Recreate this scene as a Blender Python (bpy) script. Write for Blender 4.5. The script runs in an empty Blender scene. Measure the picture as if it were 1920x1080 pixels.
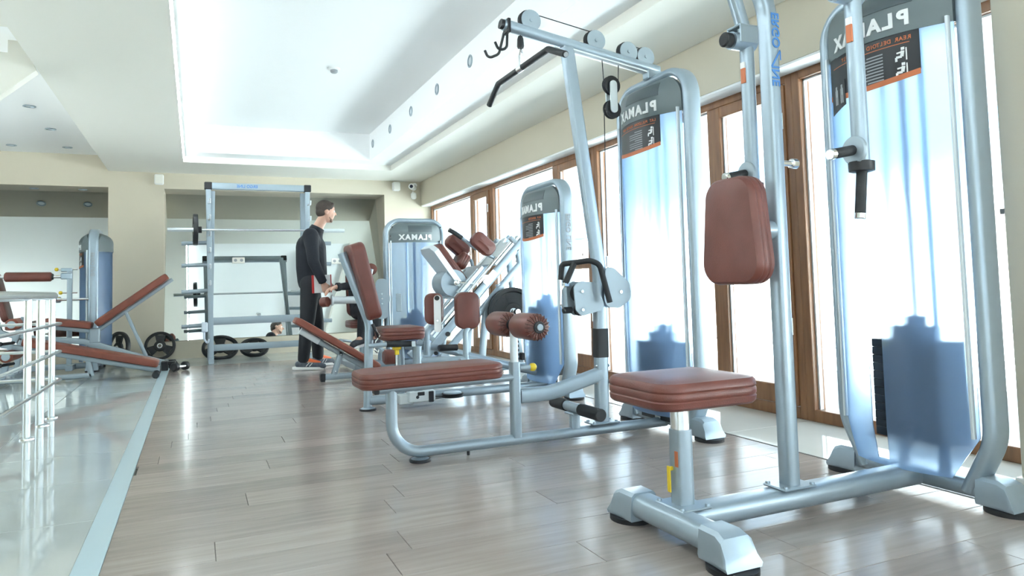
import bpy, bmesh, math, random
from mathutils import Vector, Matrix
random.seed(7)
scene = bpy.context.scene
COL = scene.collection
R = math.radians

# ------------------------------------------------------------------ camera
cam = bpy.data.cameras.new('camera')
cam_o = bpy.data.objects.new('camera', cam); COL.objects.link(cam_o)
cam.sensor_fit = 'HORIZONTAL'; cam.sensor_width = 36.0
cam.lens = 1332.16 / 1920 * 36.0
cam.shift_y = -82.2 / 1920
cam.clip_start = 0.05; cam.clip_end = 300
YAW, PIT, ROL = R(24.09), R(3.345), R(-1.5525)
fwd = Vector((math.sin(YAW) * math.cos(PIT), math.cos(YAW) * math.cos(PIT), math.sin(PIT)))
rgt = Vector((math.cos(YAW), -math.sin(YAW), 0)); upv = rgt.cross(fwd)
rg2 = math.cos(ROL) * rgt + math.sin(ROL) * upv
up2 = -math.sin(ROL) * rgt + math.cos(ROL) * upv
cm = Matrix((rg2, up2, -fwd)).transposed().to_4x4(); cm.translation = (0, 0, 0.84)
cam_o.matrix_world = cm
scene.camera = cam_o

# ------------------------------------------------------------------ world, sun, window portals, exposure
SKY = 1.4; SUN = 34.0; EXPO = 1.28
w = bpy.data.worlds.new('sky'); scene.world = w; w.use_nodes = True
bg = w.node_tree.nodes['Background']; bg.inputs[0].default_value = (0.74, 0.90, 1.0, 1); bg.inputs[1].default_value = SKY
sl = bpy.data.lights.new('sun', 'SUN'); sl.energy = SUN; sl.angle = R(1.0); sl.color = (.95, .99, 1.0)
so = bpy.data.objects.new('sun', sl); COL.objects.link(so)
so.rotation_euler = Vector((0.42, 0.40, -0.82)).to_track_quat('-Z', 'Y').to_euler()
def portal(name, loc, rot, sx, sy):
    l = bpy.data.lights.new(name, 'AREA'); l.shape = 'RECTANGLE'; l.size = sx; l.size_y = sy
    l.cycles.is_portal = True
    o = bpy.data.objects.new(name, l); COL.objects.link(o); o.location = loc; o.rotation_euler = rot
portal('window_portal', (3.42, 3.2, 1.05), (0, R(90), 0), 2.1, 14.4)      # shines to -X
portal('window_portal', (-0.4, -4.12, 1.2), (R(90), 0, 0), 6.6, 2.2)      # shines to +Y
portal('window_portal', (-4.55, 6.5, 1.2), (0, R(-90), 0), 2.2, 3.1)      # shines to +X
scene.view_settings.view_transform = 'Standard'; scene.view_settings.look = 'None'
scene.view_settings.exposure = EXPO; scene.view_settings.gamma = 1.0
scene.view_settings.use_curve_mapping = False
scene.cycles.use_denoising = True
scene.cycles.max_bounces = 10; scene.cycles.diffuse_bounces = 5; scene.cycles.glossy_bounces = 5
scene.cycles.transmission_bounces = 8; scene.cycles.transparent_max_bounces = 16
scene.cycles.sample_clamp_indirect = 8.0
scene.cycles.caustics_reflective = False; scene.cycles.caustics_refractive = False

# ------------------------------------------------------------------ materials
MATS = {}
def mat(name, col, rough=.5, metal=0, spec=.5, bump=None, vary=None, rnd=0, coat=0, stretch=None, emit=None):
    m = bpy.data.materials.new(name); m.use_nodes = True; nt = m.node_tree; b = nt.nodes['Principled BSDF']
    b.inputs['Base Color'].default_value = (*col, 1); b.inputs['Roughness'].default_value = rough
    b.inputs['Metallic'].default_value = metal; b.inputs['Specular IOR Level'].default_value = spec
    if coat: b.inputs['Coat Weight'].default_value = coat; b.inputs['Coat Roughness'].default_value = .08
    tc = nt.nodes.new('ShaderNodeTexCoord')
    src = tc.outputs['Object']
    if stretch:
        mp = nt.nodes.new('ShaderNodeMapping'); mp.inputs['Scale'].default_value = stretch
        nt.links.new(src, mp.inputs[0]); src = mp.outputs[0]
        if rnd:
            oi = nt.nodes.new('ShaderNodeObjectInfo'); ml = nt.nodes.new('ShaderNodeMath'); ml.operation = 'MULTIPLY'; ml.inputs[1].default_value = 37
            nt.links.new(oi.outputs['Random'], ml.inputs[0]); cx = nt.nodes.new('ShaderNodeCombineXYZ'); nt.links.new(ml.outputs[0], cx.inputs[2]); nt.links.new(ml.outputs[0], cx.inputs[0])
            nt.links.new(cx.outputs[0], mp.inputs['Location'])
    last = None
    if vary:
        sc, amt = vary
        n = nt.nodes.new('ShaderNodeTexNoise'); n.inputs['Scale'].default_value = sc; n.inputs['Detail'].default_value = 5
        nt.links.new(src, n.inputs['Vector'])
        rp = nt.nodes.new('ShaderNodeValToRGB')
        rp.color_ramp.elements[0].position = .3; rp.color_ramp.elements[1].position = .7
        rp.color_ramp.elements[0].color = (*[c * (1 - amt) for c in col], 1)
        rp.color_ramp.elements[1].color = (*[min(1, c * (1 + amt)) for c in col], 1)
        nt.links.new(n.outputs['Fac'], rp.inputs[0]); last = rp.outputs[0]
    if rnd:
        oi = nt.nodes.new('ShaderNodeObjectInfo'); mr = nt.nodes.new('ShaderNodeMapRange')
        mr.inputs[3].default_value = 1 - rnd; mr.inputs[4].default_value = 1 + rnd
        nt.links.new(oi.outputs['Random'], mr.inputs[0])
        hs = nt.nodes.new('ShaderNodeHueSaturation'); hs.inputs['Color'].default_value = (*col, 1)
        nt.links.new(mr.outputs[0], hs.inputs['Value'])
        if last: nt.links.new(last, hs.inputs['Color'])
        last = hs.outputs[0]
    if last: nt.links.new(last, b.inputs['Base Color'])
    if bump:
        n = nt.nodes.new('ShaderNodeTexNoise'); n.inputs['Scale'].default_value = bump[0]; n.inputs['Detail'].default_value = 3
        nt.links.new(src, n.inputs['Vector'])
        bp = nt.nodes.new('ShaderNodeBump'); bp.inputs['Strength'].default_value = bump[1]; bp.inputs['Distance'].default_value = .01
        nt.links.new(n.outputs['Fac'], bp.inputs['Height']); nt.links.new(bp.outputs[0], b.inputs['Normal'])
    if emit:
        b.inputs['Emission Color'].default_value = (*emit[0], 1); b.inputs['Emission Strength'].default_value = emit[1]
    MATS[name] = m
    return m
mat('silver', (.345, .425, .49), .32, .45, .5, vary=(30, .02))
mat('silver_grey', (.34, .41, .46), .4, .35)
mat('pale_metal', (.66, .72, .75), .35, .4)
mat('chrome', (.85, .87, .88), .12, 1.0)
mat('steel', (.74, .78, .80), .26, 1.0)
mat('cap_grey', (.13, .165, .175), .42)
mat('cap_dark', (.075, .10, .11), .45)
mat('leather', (.15, .045, .033), .36, 0, .5, bump=(260, .12), vary=(9, .12))
mat('leather_red', (.215, .055, .032), .42, 0, .5, bump=(260, .12), vary=(9, .12))
mat('leather_dark', (.10, .035, .028), .45)
mat('black', (.012, .013, .016), .5)
mat('rubber', (.016, .018, .021), .62, bump=(300, .2))
mat('iron', (.014, .016, .018), .42, vary=(20, .2))
mat('yellow', (.80, .58, .03), .35)
mat('orange', (.55, .16, .06), .5)
mat('white', (.86, .87, .86), .4)
mat('white_ink', (.80, .82, .82), .5)
mat('grey_ink', (.34, .36, .38), .5)
mat('label_black', (.017, .02, .024), .38)
mat('blue_ink', (.06, .22, .55), .45)
mat('wood_frame', (.25, .115, .05), .38, vary=(22, .25), stretch=(1, 1, .12))
mat('floor_wood', (.345, .297, .272), .17, 0, .5, vary=(5, .10), rnd=.10, stretch=(.6, 7, 1), bump=(9, .05))
mat('joint', (.10, .085, .075), .7)
mat('tile', (.58, .63, .63), .045, 0, .5, vary=(2.2, .05), rnd=.03)
mat('tile_white', (.70, .70, .66), .07, 0, .5, vary=(2.2, .04), rnd=.03)
mat('grout', (.50, .47, .40), .6)
mat('border_metal', (.58, .74, .82), .3, .2)
mat('wall', (.60, .548, .44), .75, bump=(160, .04), vary=(1.2, .02))
mat('ceiling_white', (.92, .93, .93), .8)
mat('plaster', (.80, .785, .72), .8)
mat('mirror', (.80, .84, .83), .012, 1.0)
mat('skin', (.58, .34, .25), .5, vary=(14, .08))
mat('hair', (.035, .022, .016), .6, bump=(180, .5), vary=(70, .3))
mat('beard', (.20, .115, .08), .7)
mat('fabric_black', (.014, .016, .021), .8, bump=(60, .25), vary=(6, .2))
mat('fabric_navy', (.012, .015, .022), .85, bump=(40, .3))
mat('shoe_grey', (.10, .12, .15), .6, vary=(60, .3))
mat('shoe_orange', (.85, .17, .05), .55)
mat('shoe_dark', (.02, .022, .03), .6)
mat('paper_white', (.82, .82, .82), .5)
mat('red', (.55, .03, .03), .4)
mat('terrace', (.66, .71, .72), .6, vary=(2, .05))
mat('paving_grey', (.42, .43, .43), .8, vary=(3, .15))
mat('facade', (.62, .50, .42), .7)
mat('facade_white', (.75, .74, .72), .7)
mat('blue_beam', (.18, .30, .44), .5)
mat('lens', (.01, .012, .03), .1)
mat('foam', (.02, .02, .022), .8)
mat('plastic_clear', (.7, .8, .9), .25)
def glass_mat():
    m = bpy.data.materials.new('window_glass'); m.use_nodes = True; nt = m.node_tree
    for n in list(nt.nodes): nt.nodes.remove(n)
    o = nt.nodes.new('ShaderNodeOutputMaterial'); mx = nt.nodes.new('ShaderNodeMixShader')
    t = nt.nodes.new('ShaderNodeBsdfTransparent'); t.inputs[0].default_value = (.96, .98, .98, 1)
    g = nt.nodes.new('ShaderNodeBsdfGlossy'); g.inputs['Roughness'].default_value = 0
    lw = nt.nodes.new('ShaderNodeLayerWeight'); lw.inputs[0].default_value = .5
    pw = nt.nodes.new('ShaderNodeMath'); pw.operation = 'POWER'; pw.inputs[1].default_value = 5
    f = nt.nodes.new('ShaderNodeMath'); f.operation = 'MULTIPLY_ADD'; f.inputs[1].default_value = .45; f.inputs[2].default_value = .03
    nt.links.new(lw.outputs['Facing'], pw.inputs[0]); nt.links.new(pw.outputs[0], f.inputs[0])
    nt.links.new(f.outputs[0], mx.inputs[0]); nt.links.new(t.outputs[0], mx.inputs[1]); nt.links.new(g.outputs[0], mx.inputs[2]); nt.links.new(mx.outputs[0], o.inputs[0])
    MATS['window_glass'] = m
glass_mat()
def frost_mat():
    m = bpy.data.materials.new('frosted'); m.use_nodes = True; nt = m.node_tree
    for n in list(nt.nodes): nt.nodes.remove(n)
    o = nt.nodes.new('ShaderNodeOutputMaterial')
    rf = nt.nodes.new('ShaderNodeBsdfRefraction'); rf.inputs[0].default_value = (.80, .905, 1, 1); rf.inputs['Roughness'].default_value = .38; rf.inputs['IOR'].default_value = 1.2
    tl = nt.nodes.new('ShaderNodeBsdfTranslucent'); tl.inputs[0].default_value = (.42, .66, 1.0, 1)
    tr = nt.nodes.new('ShaderNodeBsdfTransparent'); tr.inputs[0].default_value = (.92, .96, 1, 1)
    df = nt.nodes.new('ShaderNodeBsdfDiffuse'); df.inputs[0].default_value = (.42, .62, .95, 1)
    gl = nt.nodes.new('ShaderNodeBsdfGlossy'); gl.inputs['Roughness'].default_value = .25
    def mix(a, b, f):
        x = nt.nodes.new('ShaderNodeMixShader'); x.inputs[0].default_value = f
        nt.links.new(a, x.inputs[1]); nt.links.new(b, x.inputs[2]); return x.outputs[0]
    s = mix(rf.outputs[0], tl.outputs[0], .26); s = mix(s, tr.outputs[0], .14); s = mix(s, df.outputs[0], .15); s = mix(s, gl.outputs[0], .03)
    nt.links.new(s, o.inputs[0]); MATS['frosted'] = m
frost_mat()

# ------------------------------------------------------------------ mesh builder
def circ(r, n=14, r2=None): return [(r * math.cos(2 * math.pi * i / n), (r2 or r) * math.sin(2 * math.pi * i / n)) for i in range(n)]
def rrect(w, h, r, n=4):
    o = []
    for cx, cy, a0 in ((w / 2 - r, h / 2 - r, 0), (-w / 2 + r, h / 2 - r, 90), (-w / 2 + r, -h / 2 + r, 180), (w / 2 - r, -h / 2 + r, 270)):
        for i in range(n + 1):
            a = R(a0 + 90 * i / n); o.append((cx + r * math.cos(a), cy + r * math.sin(a)))
    return o
def fillet(pts, r, n=6, closed=False):
    pts = [Vector(p) for p in pts]; out = []; N = len(pts)
    for i, p in enumerate(pts):
        if not closed and i in (0, N - 1): out.append(p); continue
        ri = r[i] if isinstance(r, (list, tuple)) else r
        a, b = pts[i - 1] - p, pts[(i + 1) % N] - p
        la, lb = a.length, b.length; a.normalize(); b.normalize()
        an = a.angle(b)
        if ri <= 0 or an > math.pi - .02: out.append(p); continue
        d = min(ri / math.tan(an / 2), la * .49, lb * .49)
        p0, p1 = p + a * d, p + b * d
        rr = d * math.tan(an / 2); c = p + (a + b).normalized() * (rr / math.sin(an / 2))
        v0, v1 = p0 - c, p1 - c; tot = v0.angle(v1)
        for k in range(n + 1):
            t = k / n
            out.append(c + (v0 * math.sin((1 - t) * tot) + v1 * math.sin(t * tot)) / math.sin(tot))
    return out
CURG = [Matrix()]      # placement of the assembly being built
class MB:
    def __init__(s): s.v = []; s.f = []; s.M = Matrix(); s.G = CURG[0].copy()
    def at(s, loc=(0, 0, 0), rot=(0, 0, 0)):
        from mathutils import Euler
        s.M = Matrix.Translation(loc) @ Euler([R(a) for a in rot]).to_matrix().to_4x4(); return s
    def frame(s, o, x, y):
        x = Vector(x).normalized(); y = Vector(y); z = x.cross(y).normalized(); y = z.cross(x)
        s.M = Matrix((x, y, z)).transposed().to_4x4(); s.M.translation = o; return s
    def add(s, vs, fs):
        o = len(s.v); m = s.G @ s.M; s.v += [m @ Vector(v) for v in vs]; s.f += [[i + o for i in f] for f in fs]; return s
    def box(s, lo, hi, b=.004):
        (x0, y0, z0), (x1, y1, z1) = lo, hi
        b = min(b, (x1 - x0) * .45, (y1 - y0) * .45, (z1 - z0) * .45)
        if b <= 0:
            return s.add([(x, y, z) for x in (x0, x1) for y in (y0, y1) for z in (z0, z1)], [(0, 1, 3, 2), (4, 6, 7, 5), (0, 4, 5, 1), (2, 3, 7, 6), (0, 2, 6, 4), (1, 5, 7, 3)])
        vs = []; idx = {}
        for i, X in enumerate((x0, x1)):
            for j, Y in enumerate((y0, y1)):
                for k, Z in enumerate((z0, z1)):
                    sx, sy, sz = (1, -1)[i], (1, -1)[j], (1, -1)[k]
                    for a in range(3):
                        p = [X + sx * b, Y + sy * b, Z + sz * b]; p[a] = (X, Y, Z)[a]
                        idx[(i, j, k, a)] = len(vs); vs.append(p)
        fs = []
        for i in (0, 1): fs += [[idx[(i, j, k, 0)] for j, k in ((0, 0), (0, 1), (1, 1), (1, 0))], [idx[(j, i, k, 1)] for j, k in ((0, 0), (0, 1), (1, 1), (1, 0))], [idx[(j, k, i, 2)] for j, k in ((0, 0), (0, 1), (1, 1), (1, 0))]]
        for j in (0, 1):
            for k in (0, 1):
                fs += [[idx[(0, j, k, 1)], idx[(1, j, k, 1)], idx[(1, j, k, 2)], idx[(0, j, k, 2)]],
                       [idx[(j, 0, k, 0)], idx[(j, 1, k, 0)], idx[(j, 1, k, 2)], idx[(j, 0, k, 2)]],
                       [idx[(j, k, 0, 0)], idx[(j, k, 1, 0)], idx[(j, k, 1, 1)], idx[(j, k, 0, 1)]]]
                for i in (0, 1): fs.append([idx[(i, j, k, a)] for a in range(3)])
        return s.add(vs, fs)
    def rings(s, rings, cap0=True, cap1=True):
        n = len(rings[0]); vs = [p for r in rings for p in r]; fs = []
        for i in range(len(rings) - 1):
            for j in range(n):
                fs.append([i * n + j, i * n + (j + 1) % n, (i + 1) * n + (j + 1) % n, (i + 1) * n + j])
        if cap0: fs.append(list(range(n))[::-1])
        if cap1: fs.append([(len(rings) - 1) * n + j for j in range(n)])
        return s.add(vs, fs)
    def sweep(s, pts, prof, fil=0, up=(0, 0, 1), n=6):
        pts = fillet(pts, fil, n) if fil else [Vector(p) for p in pts]
        q = [pts[0]]
        for p in pts[1:]:
            if (p - q[-1]).length > 1e-5: q.append(p)
        pts = q; T = []
        for i in range(len(pts)):
            a = (pts[i] - pts[i - 1]).normalized() if i else None
            b = (pts[i + 1] - pts[i]).normalized() if i < len(pts) - 1 else None
            T.append(((a or b) + (b or a)).normalized())
        U = Vector(up)
        if abs(U.normalized().dot(T[0])) > .95: U = Vector((0, 1, 0)) if abs(T[0].y) < .9 else Vector((1, 0, 0))
        rs = []
        for i, p in enumerate(pts):
            v = (U - T[i] * U.dot(T[i])).normalized(); u = T[i].cross(v); U = v
            k = 1.0
            if 0 < i < len(pts) - 1:
                c = max(.5, T[i].dot((pts[i + 1] - pts[i]).normalized())); k = 1 / c
            rs.append([p + u * a + v * b for a, b in prof])
        return s.rings(rs)
    def cyl(s, p0, p1, r, r2=None, n=16, bev=0):
        p0, p1 = Vector(p0), Vector(p1); d = (p1 - p0); L = d.length; d.normalize()
        r2 = r if r2 is None else r2
        prof = [(r, 0), (r2, L)] if not bev else [(r - bev, 0), (r, bev), (r2, L - bev), (r2 - bev, L)]
        return s.lathe(prof, p0, d, n)
    def lathe(s, prof, o, axis, n=20):
        o = Vector(o); z = Vector(axis).normalized(); x = z.orthogonal().normalized(); y = z.cross(x)
        return s.rings([[o + z * h + (x * math.cos(2 * math.pi * j / n) + y * math.sin(2 * math.pi * j / n)) * max(r, 1e-4) for j in range(n)] for r, h in prof])
    def sphere(s, c, r, n=12, sc=(1, 1, 1)):
        c = Vector(c); rs = []
        for i in range(1, n):
            t = math.pi * i / n
            rs.append([c + Vector((r * sc[0] * math.sin(t) * math.cos(2 * math.pi * j / (n * 2)), r * sc[1] * math.sin(t) * math.sin(2 * math.pi * j / (n * 2)), r * sc[2] * math.cos(t))) for j in range(n * 2)])
        return s.rings(rs)
    def prism(s, poly, t0, t1):     # poly in local xy, thickness along local z
        n = len(poly); vs = [(x, y, t0) for x, y in poly] + [(x, y, t1) for x, y in poly]
        return s.add(vs, [list(range(n))[::-1], list(range(n, 2 * n))] + [[i, (i + 1) % n, n + (i + 1) % n, n + i] for i in range(n)])
    def pad(s, outline, t, e=.02, bulge=.006, seams=True):   # upholstered pad, outline xy, z 0..t
        n = len(outline); O = [Vector((p[0], p[1], 0)) for p in outline]; N = []
        for i in range(n):
            d = (O[(i + 1) % n] - O[i - 1]).normalized(); N.append(Vector((-d.y, d.x, 0)))
        cen = sum(O, Vector()) / n
        if (cen - O[0]).dot(N[0]) < 0: N = [-k for k in N]
        L = [(e * 1.6, 0), (e * .55, e * .12), (e * .12, e * .5)]
        if seams:
            for zz in (.36, .64):
                z = t * zz; L += [(0, z - t * .05), (t * .035, z), (0, z + t * .05)]
        L += [(e * .0, t - e * 1.1), (e * .12, t - e * .5), (e * .5, t - e * .13), (e * 1.3, t), (e * 2.2, t + bulge * .6)]
        rs = [[O[i] + N[i] * a + Vector((0, 0, z)) for i in range(n)] for a, z in L]
        for k in (.55, .2): rs.append([cen + (rs[len(L) - 1][i] - cen) * k + Vector((0, 0, bulge * (1 - k) * .6)) - Vector((0, 0, cen.z)) for i in range(n)])
        for r_ in rs[len(L):]:
            for i in range(n): r_[i] = Vector((r_[i].x, r_[i].y, t + bulge))
        return s.rings(rs)
def mesh_from(mb, name, smooth=35, center=True):
    bm = bmesh.new(); vs = [bm.verts.new(v) for v in mb.v]
    for f in mb.f:
        try: bm.faces.new([vs[i] for i in f])
        except ValueError: pass
    bmesh.ops.remove_doubles(bm, verts=bm.verts, dist=1e-6)
    bmesh.ops.recalc_face_normals(bm, faces=bm.faces)
    c = Vector()
    if center and bm.verts:
        xs = [v.co for v in bm.verts]
        c = Vector([(min(p[i] for p in xs) + max(p[i] for p in xs)) / 2 for i in range(3)])
        for v in bm.verts: v.co -= c
    me = bpy.data.meshes.new(name); bm.to_mesh(me); bm.free()
    if smooth:
        for p in me.polygons: p.use_smooth = True
        me.set_sharp_from_angle(angle=R(smooth))
    return me, c
def tag(o, label=None, cat=None, group=None, kind=None):
    if label: o['label'] = label
    if cat: o['category'] = cat
    if group: o['group'] = group
    if kind: o['kind'] = kind
    return o
def thing(name, label, cat, loc=(0, 0, 0), rotz=0, group=None):
    o = bpy.data.objects.new(name, None); COL.objects.link(o); o.empty_display_size = .1
    o.location = loc; o.rotation_euler = (0, 0, R(rotz)); o['off'] = 0
    del o['off']
    return tag(o, label, cat, group)
OFF = {}    # world offset of each parent for parts given in world coordinates
def part(root, name, m, mb, smooth=35, label=None):
    """mesh child of root; mb in the root's top frame (root empty at its own location, coordinates relative to it)"""
    me, c = mesh_from(mb, name, smooth); me.materials.append(MATS[m])
    o = bpy.data.objects.new(name, me); COL.objects.link(o)
    o.parent = root
    base = OFF.get(root.name, Vector())
    o.location = c - base
    OFF[o.name] = c
    if label: o['label'] = label
    return o
def solo(name, m, mb, label, cat, group=None, kind=None, smooth=35):
    me, c = mesh_from(mb, name, smooth); me.materials.append(MATS[m])
    o = bpy.data.objects.new(name, me); COL.objects.link(o); o.location = c; OFF[o.name] = c
    return tag(o, label, cat, group, kind)
def struct(name, m, mb, smooth=0, parent=None, label=None, cat=None):
    if parent: return part(parent, name, m, mb, smooth, label)
    o = solo(name, m, mb, label, cat, None, 'structure', smooth); return o
def clone(o, loc, parent=None):
    c = o.copy(); COL.objects.link(c); c.location = loc
    if parent: c.parent = parent
    return c
def world_thing(name, label, cat, loc, group=None):
    """thing whose parts are given in world coordinates"""
    t = thing(name, label, cat, loc, 0, group); OFF[t.name] = Vector(loc); return t
def text_mb(body, size, o, xd, yd, ext=.0012, bold=0.0, align='CENTER', sx=1.0):
    cu = bpy.data.curves.new('t', 'FONT'); cu.body = body; cu.size = size; cu.extrude = ext; cu.offset = bold
    cu.align_x = align; cu.align_y = 'CENTER'; cu.resolution_u = 3
    ob = bpy.data.objects.new('t', cu)
    me = bpy.data.meshes.new_from_object(ob)
    mb = MB().frame(o, xd, yd)
    mb.add([(v.co.x * sx, v.co.y, v.co.z) for v in me.vertices], [list(p.vertices) for p in me.polygons])
    bpy.data.objects.remove(ob); bpy.data.curves.remove(cu); bpy.data.meshes.remove(me)
    return mb
B = lambda *a: MB().box(*a)

# ------------------------------------------------------------------ the room
Z0 = 2.46; XW = 3.30; YF = 10.42
# floor base and planks (boards run across the room, towards the windows)
fl = struct('floor', 'joint', B((-0.267, -4.1, -.12), (2.66, 9.2, -.012), 0))
PW, PL = .192, 1.21
full, _ = mesh_from(B((-PL / 2 + .0008, -PW / 2 + .0008, -.012), (PL / 2 - .0008, PW / 2 - .0008, 0), .0012), 'plank', 0)
full.materials.append(MATS['floor_wood'])
ffl = OFF[fl.name]; row = 0; y = 9.2
while y > -.3:
    y0 = y - PW; x = -0.267 - PL * ((row * .37 + .15 * (row % 3)) % 1.0); 
    while x < 2.66:
        a, b = max(x, -.267), min(x + PL, 2.66)
        if b - a > .03:
            if b - a > PL - .001:
                o = bpy.data.objects.new('plank', full); COL.objects.link(o); o.parent = fl; o.location = Vector(((a + b) / 2, y0 + PW / 2, -.006)) - ffl
            else:
                part(fl, 'plank', 'floor_wood', B((a + .0008, y0 + .0008, -.012), (b - .0008, y - .0008, 0), .0012), 0)
        x += PL
    y = y0; row += 1
part(fl, 'plank', 'floor_wood', B((-.267, -4.1, -.012), (2.66, y - .001, 0), 0), 0)
# tiled floors
def tiles(name, m, x0, x1, y0, y1, nx, ny):
    base = struct(name, 'grout', B((x0, y0, -.12), (x1, y1, -.004), 0))
    dx, dy = (x1 - x0) / nx, (y1 - y0) / ny
    me, _ = mesh_from(B((-dx / 2 + .0012, -dy / 2 + .0012, -.010), (dx / 2 - .0012, dy / 2 - .0012, 0), .0015), 'floor_tile', 0)
    me.materials.append(MATS[m])
    for i in range(nx):
        for j in range(ny):
            o = bpy.data.objects.new('floor_tile', me); COL.objects.link(o); o.parent = base
            o.location = Vector((x0 + dx * (i + .5), y0 + dy * (j + .5), -.005)) - OFF[base.name]
    return base
tiles('floor', 'tile', -4.3, -.348, -4.1, 10.4, 6, 22)
tiles('floor', 'tile_white', 2.66, 3.5, -4.1, 10.4, 1, 18)
tiles('floor', 'tile', -.348, 2.66, 9.2, 10.4, 5, 2)
struct('trim_1', 'border_metal', B((-.348, -4.1, -.10), (-.267, 9.2, .002), .001))
struct('trim_2', 'joint', B((2.655, -4.1, -.10), (2.667, 9.2, .0015), 0))

# far wall: columns, lintel band, niches with mirrors leaning back
struct('wall_far', 'wall', B((-1.02, YF, -.1), (-.374, 11.3, Z0 + .3), 0)
       .box((2.587, YF, -.1), (3.6, 11.3, Z0 + .3), 0)
       .box((-.374, YF, 2.25), (2.587, 11.3, Z0 + .3), 0)
       .box((-4.3, YF, 2.25), (-1.02, 11.3, Z0 + .6), 0)
       .box((-4.5, YF, -.1), (-3.6, 11.3, Z0 + .6), 0).box((-4.5, 11.3, -.1), (3.6, 11.4, Z0 + .6), 0))
TH = R(16)
def my(z): return 10.68 + math.tan(TH) * (z - 1.2)
def mirror(name, x0, x1):
    z0, z1 = .235, 2.27
    d = Vector((0, math.cos(TH), -math.sin(TH))) * .02
    p = [Vector((x0, my(z0), z0)), Vector((x1, my(z0), z0)), Vector((x1, my(z1), z1)), Vector((x0, my(z1), z1))]
    return p, MB().add(p + [q + d for q in p], [(0, 1, 2, 3), (7, 6, 5, 4), (0, 4, 5, 1), (1, 5, 6, 2), (2, 6, 7, 3), (3, 7, 4, 0)])
# each mirror is hung in panes, joints a few millimetres wide
def mirror_wall(edges, label):
    t = world_thing('wall_mirror', label, 'mirror', ((edges[0] + edges[-1]) / 2, my(.235), .235))
    for a, b in zip(edges[:-1], edges[1:]): part(t, 'mirror_pane', 'mirror', mirror('m', a + .0015, b - .0015)[1], 0)
    return t
mirror_wall([-.373, 2.586], 'large tilted wall mirror in the niche behind the squat rack')
mirror_wall([-3.59, -1.021], 'tilted wall mirror in the niche behind the grey leg machine tower')
for nm, a, b in (('baseboard_far', -.374, 2.587), ('baseboard_left', -3.6, -1.02)):
    struct(nm, 'wall', B((a, my(.235) - .03, -.02), (b, my(.235) + .3, .228), .004))

# left and back walls
struct('wall_left', 'wall', B((-4.6, -4.3, -.1), (-4.3, 4.94, 3.1), 0).box((-4.6, 8.08, -.1), (-4.3, 11.3, 3.1), 0).box((-4.6, 4.94, 2.3), (-4.3, 8.08, 3.1), 0).box((-4.6, 4.94, -.1), (-4.3, 8.08, .1), 0))
struct('wall_back', 'wall', B((-4.3, -4.3, -.1), (-3.7, -4.1, 3.1), 0).box((2.9, -4.3, -.1), (3.6, -4.1, 3.1), 0).box((-3.7, -4.3, 2.3), (2.9, -4.1, 3.1), 0).box((-3.7, -4.3, -.1), (2.9, -4.1, .12), 0))
# right wall: bulkhead above the windows and a pillar
struct('wall_right', 'wall', B((3.15, -4.1, 2.095), (3.75, YF, Z0 + .4), 0))
struct('trim_3', 'ceiling_white', B((3.155, -4.1, 2.080), (3.75, YF, 2.095), 0))
struct('wall_pillar', 'wall', B((2.775, 1.02, 0), (3.20, 1.675, 2.095), .006))
part(bpy.data.objects['wall_pillar'], 'plinth', 'tile_white', B((2.76, 1.01, 0), (3.21, 1.69, .085), .004))

# ceiling: low border, raised tray, left part with its own raised field
TX0, TX1, TY1 = -.13, 2.46, 9.5
IX0, IX1, IY1, ZR, ZT = .03, 2.10, 9.2, 2.535, 2.88
ce = struct('ceiling', 'plaster', B((TX1, -4.1, Z0), (3.16, YF + .02, 3.1), 0)
            .box((-1.02, TY1, Z0), (TX1, YF + .02, 3.1), 0)
            .box((-1.02, -4.1, Z0), (TX0, TY1, 3.1), 0)
            .box((-4.3, -4.1, Z0), (-1.02, 5.0, 3.1), 0)
            .box((TX0, -4.1, Z0), (TX1, -3.2, 3.1), 0))
part(ce, 'ceiling_tray', 'ceiling_white', B((IX1, -3.2, ZR), (TX1, TY1, 3.1), 0).box((TX0, IY1, ZR), (IX1, TY1, 3.1), 0).box((TX0, -3.2, ZR), (IX0, IY1, 3.1), 0), 0)
part(ce, 'tray_top', 'ceiling_white', B((IX0, -3.2, ZT), (IX1, IY1, 3.1), 0), 0)
part(ce, 'raised_ceiling', 'ceiling_white', B((-4.3, 5.0, 2.66), (-1.02, YF + .02, 3.1), 0), 0)
mat('led', (.9, .95, 1), .5, emit=((.86, .95, 1.0), 25))
ls = world_thing('led_strip', 'thin cove light strip along the ceiling tray edge above the beam', 'light strip', (TX0 + .01, 3.1, 2.49))  # no strip visible here; added to brighten the right side of the tray
part(ls, 'diffuser', 'led', MB().add([(TX0 + .014, -3.1, 2.505), (TX0 + .014, 9.4, 2.505), (TX0 + .002, 9.4, 2.487), (TX0 + .002, -3.1, 2.487), (TX0 + .002, -3.1, 2.505), (TX0 + .002, 9.4, 2.505)], [(0, 1, 2, 3), (0, 4, 5, 1), (0, 3, 4), (1, 5, 2), (3, 2, 5, 4)]), 0)
part(ls, 'profile', 'white', B((TX0, -3.12, 2.506), (TX0 + .016, 9.42, 2.512), .001), 0)
struct('roof', 'plaster', B((-6.0, -4.4, 3.1), (3.8, 11.4, 3.2), 0))  # left overhang added to keep direct sun out of the side window
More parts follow.
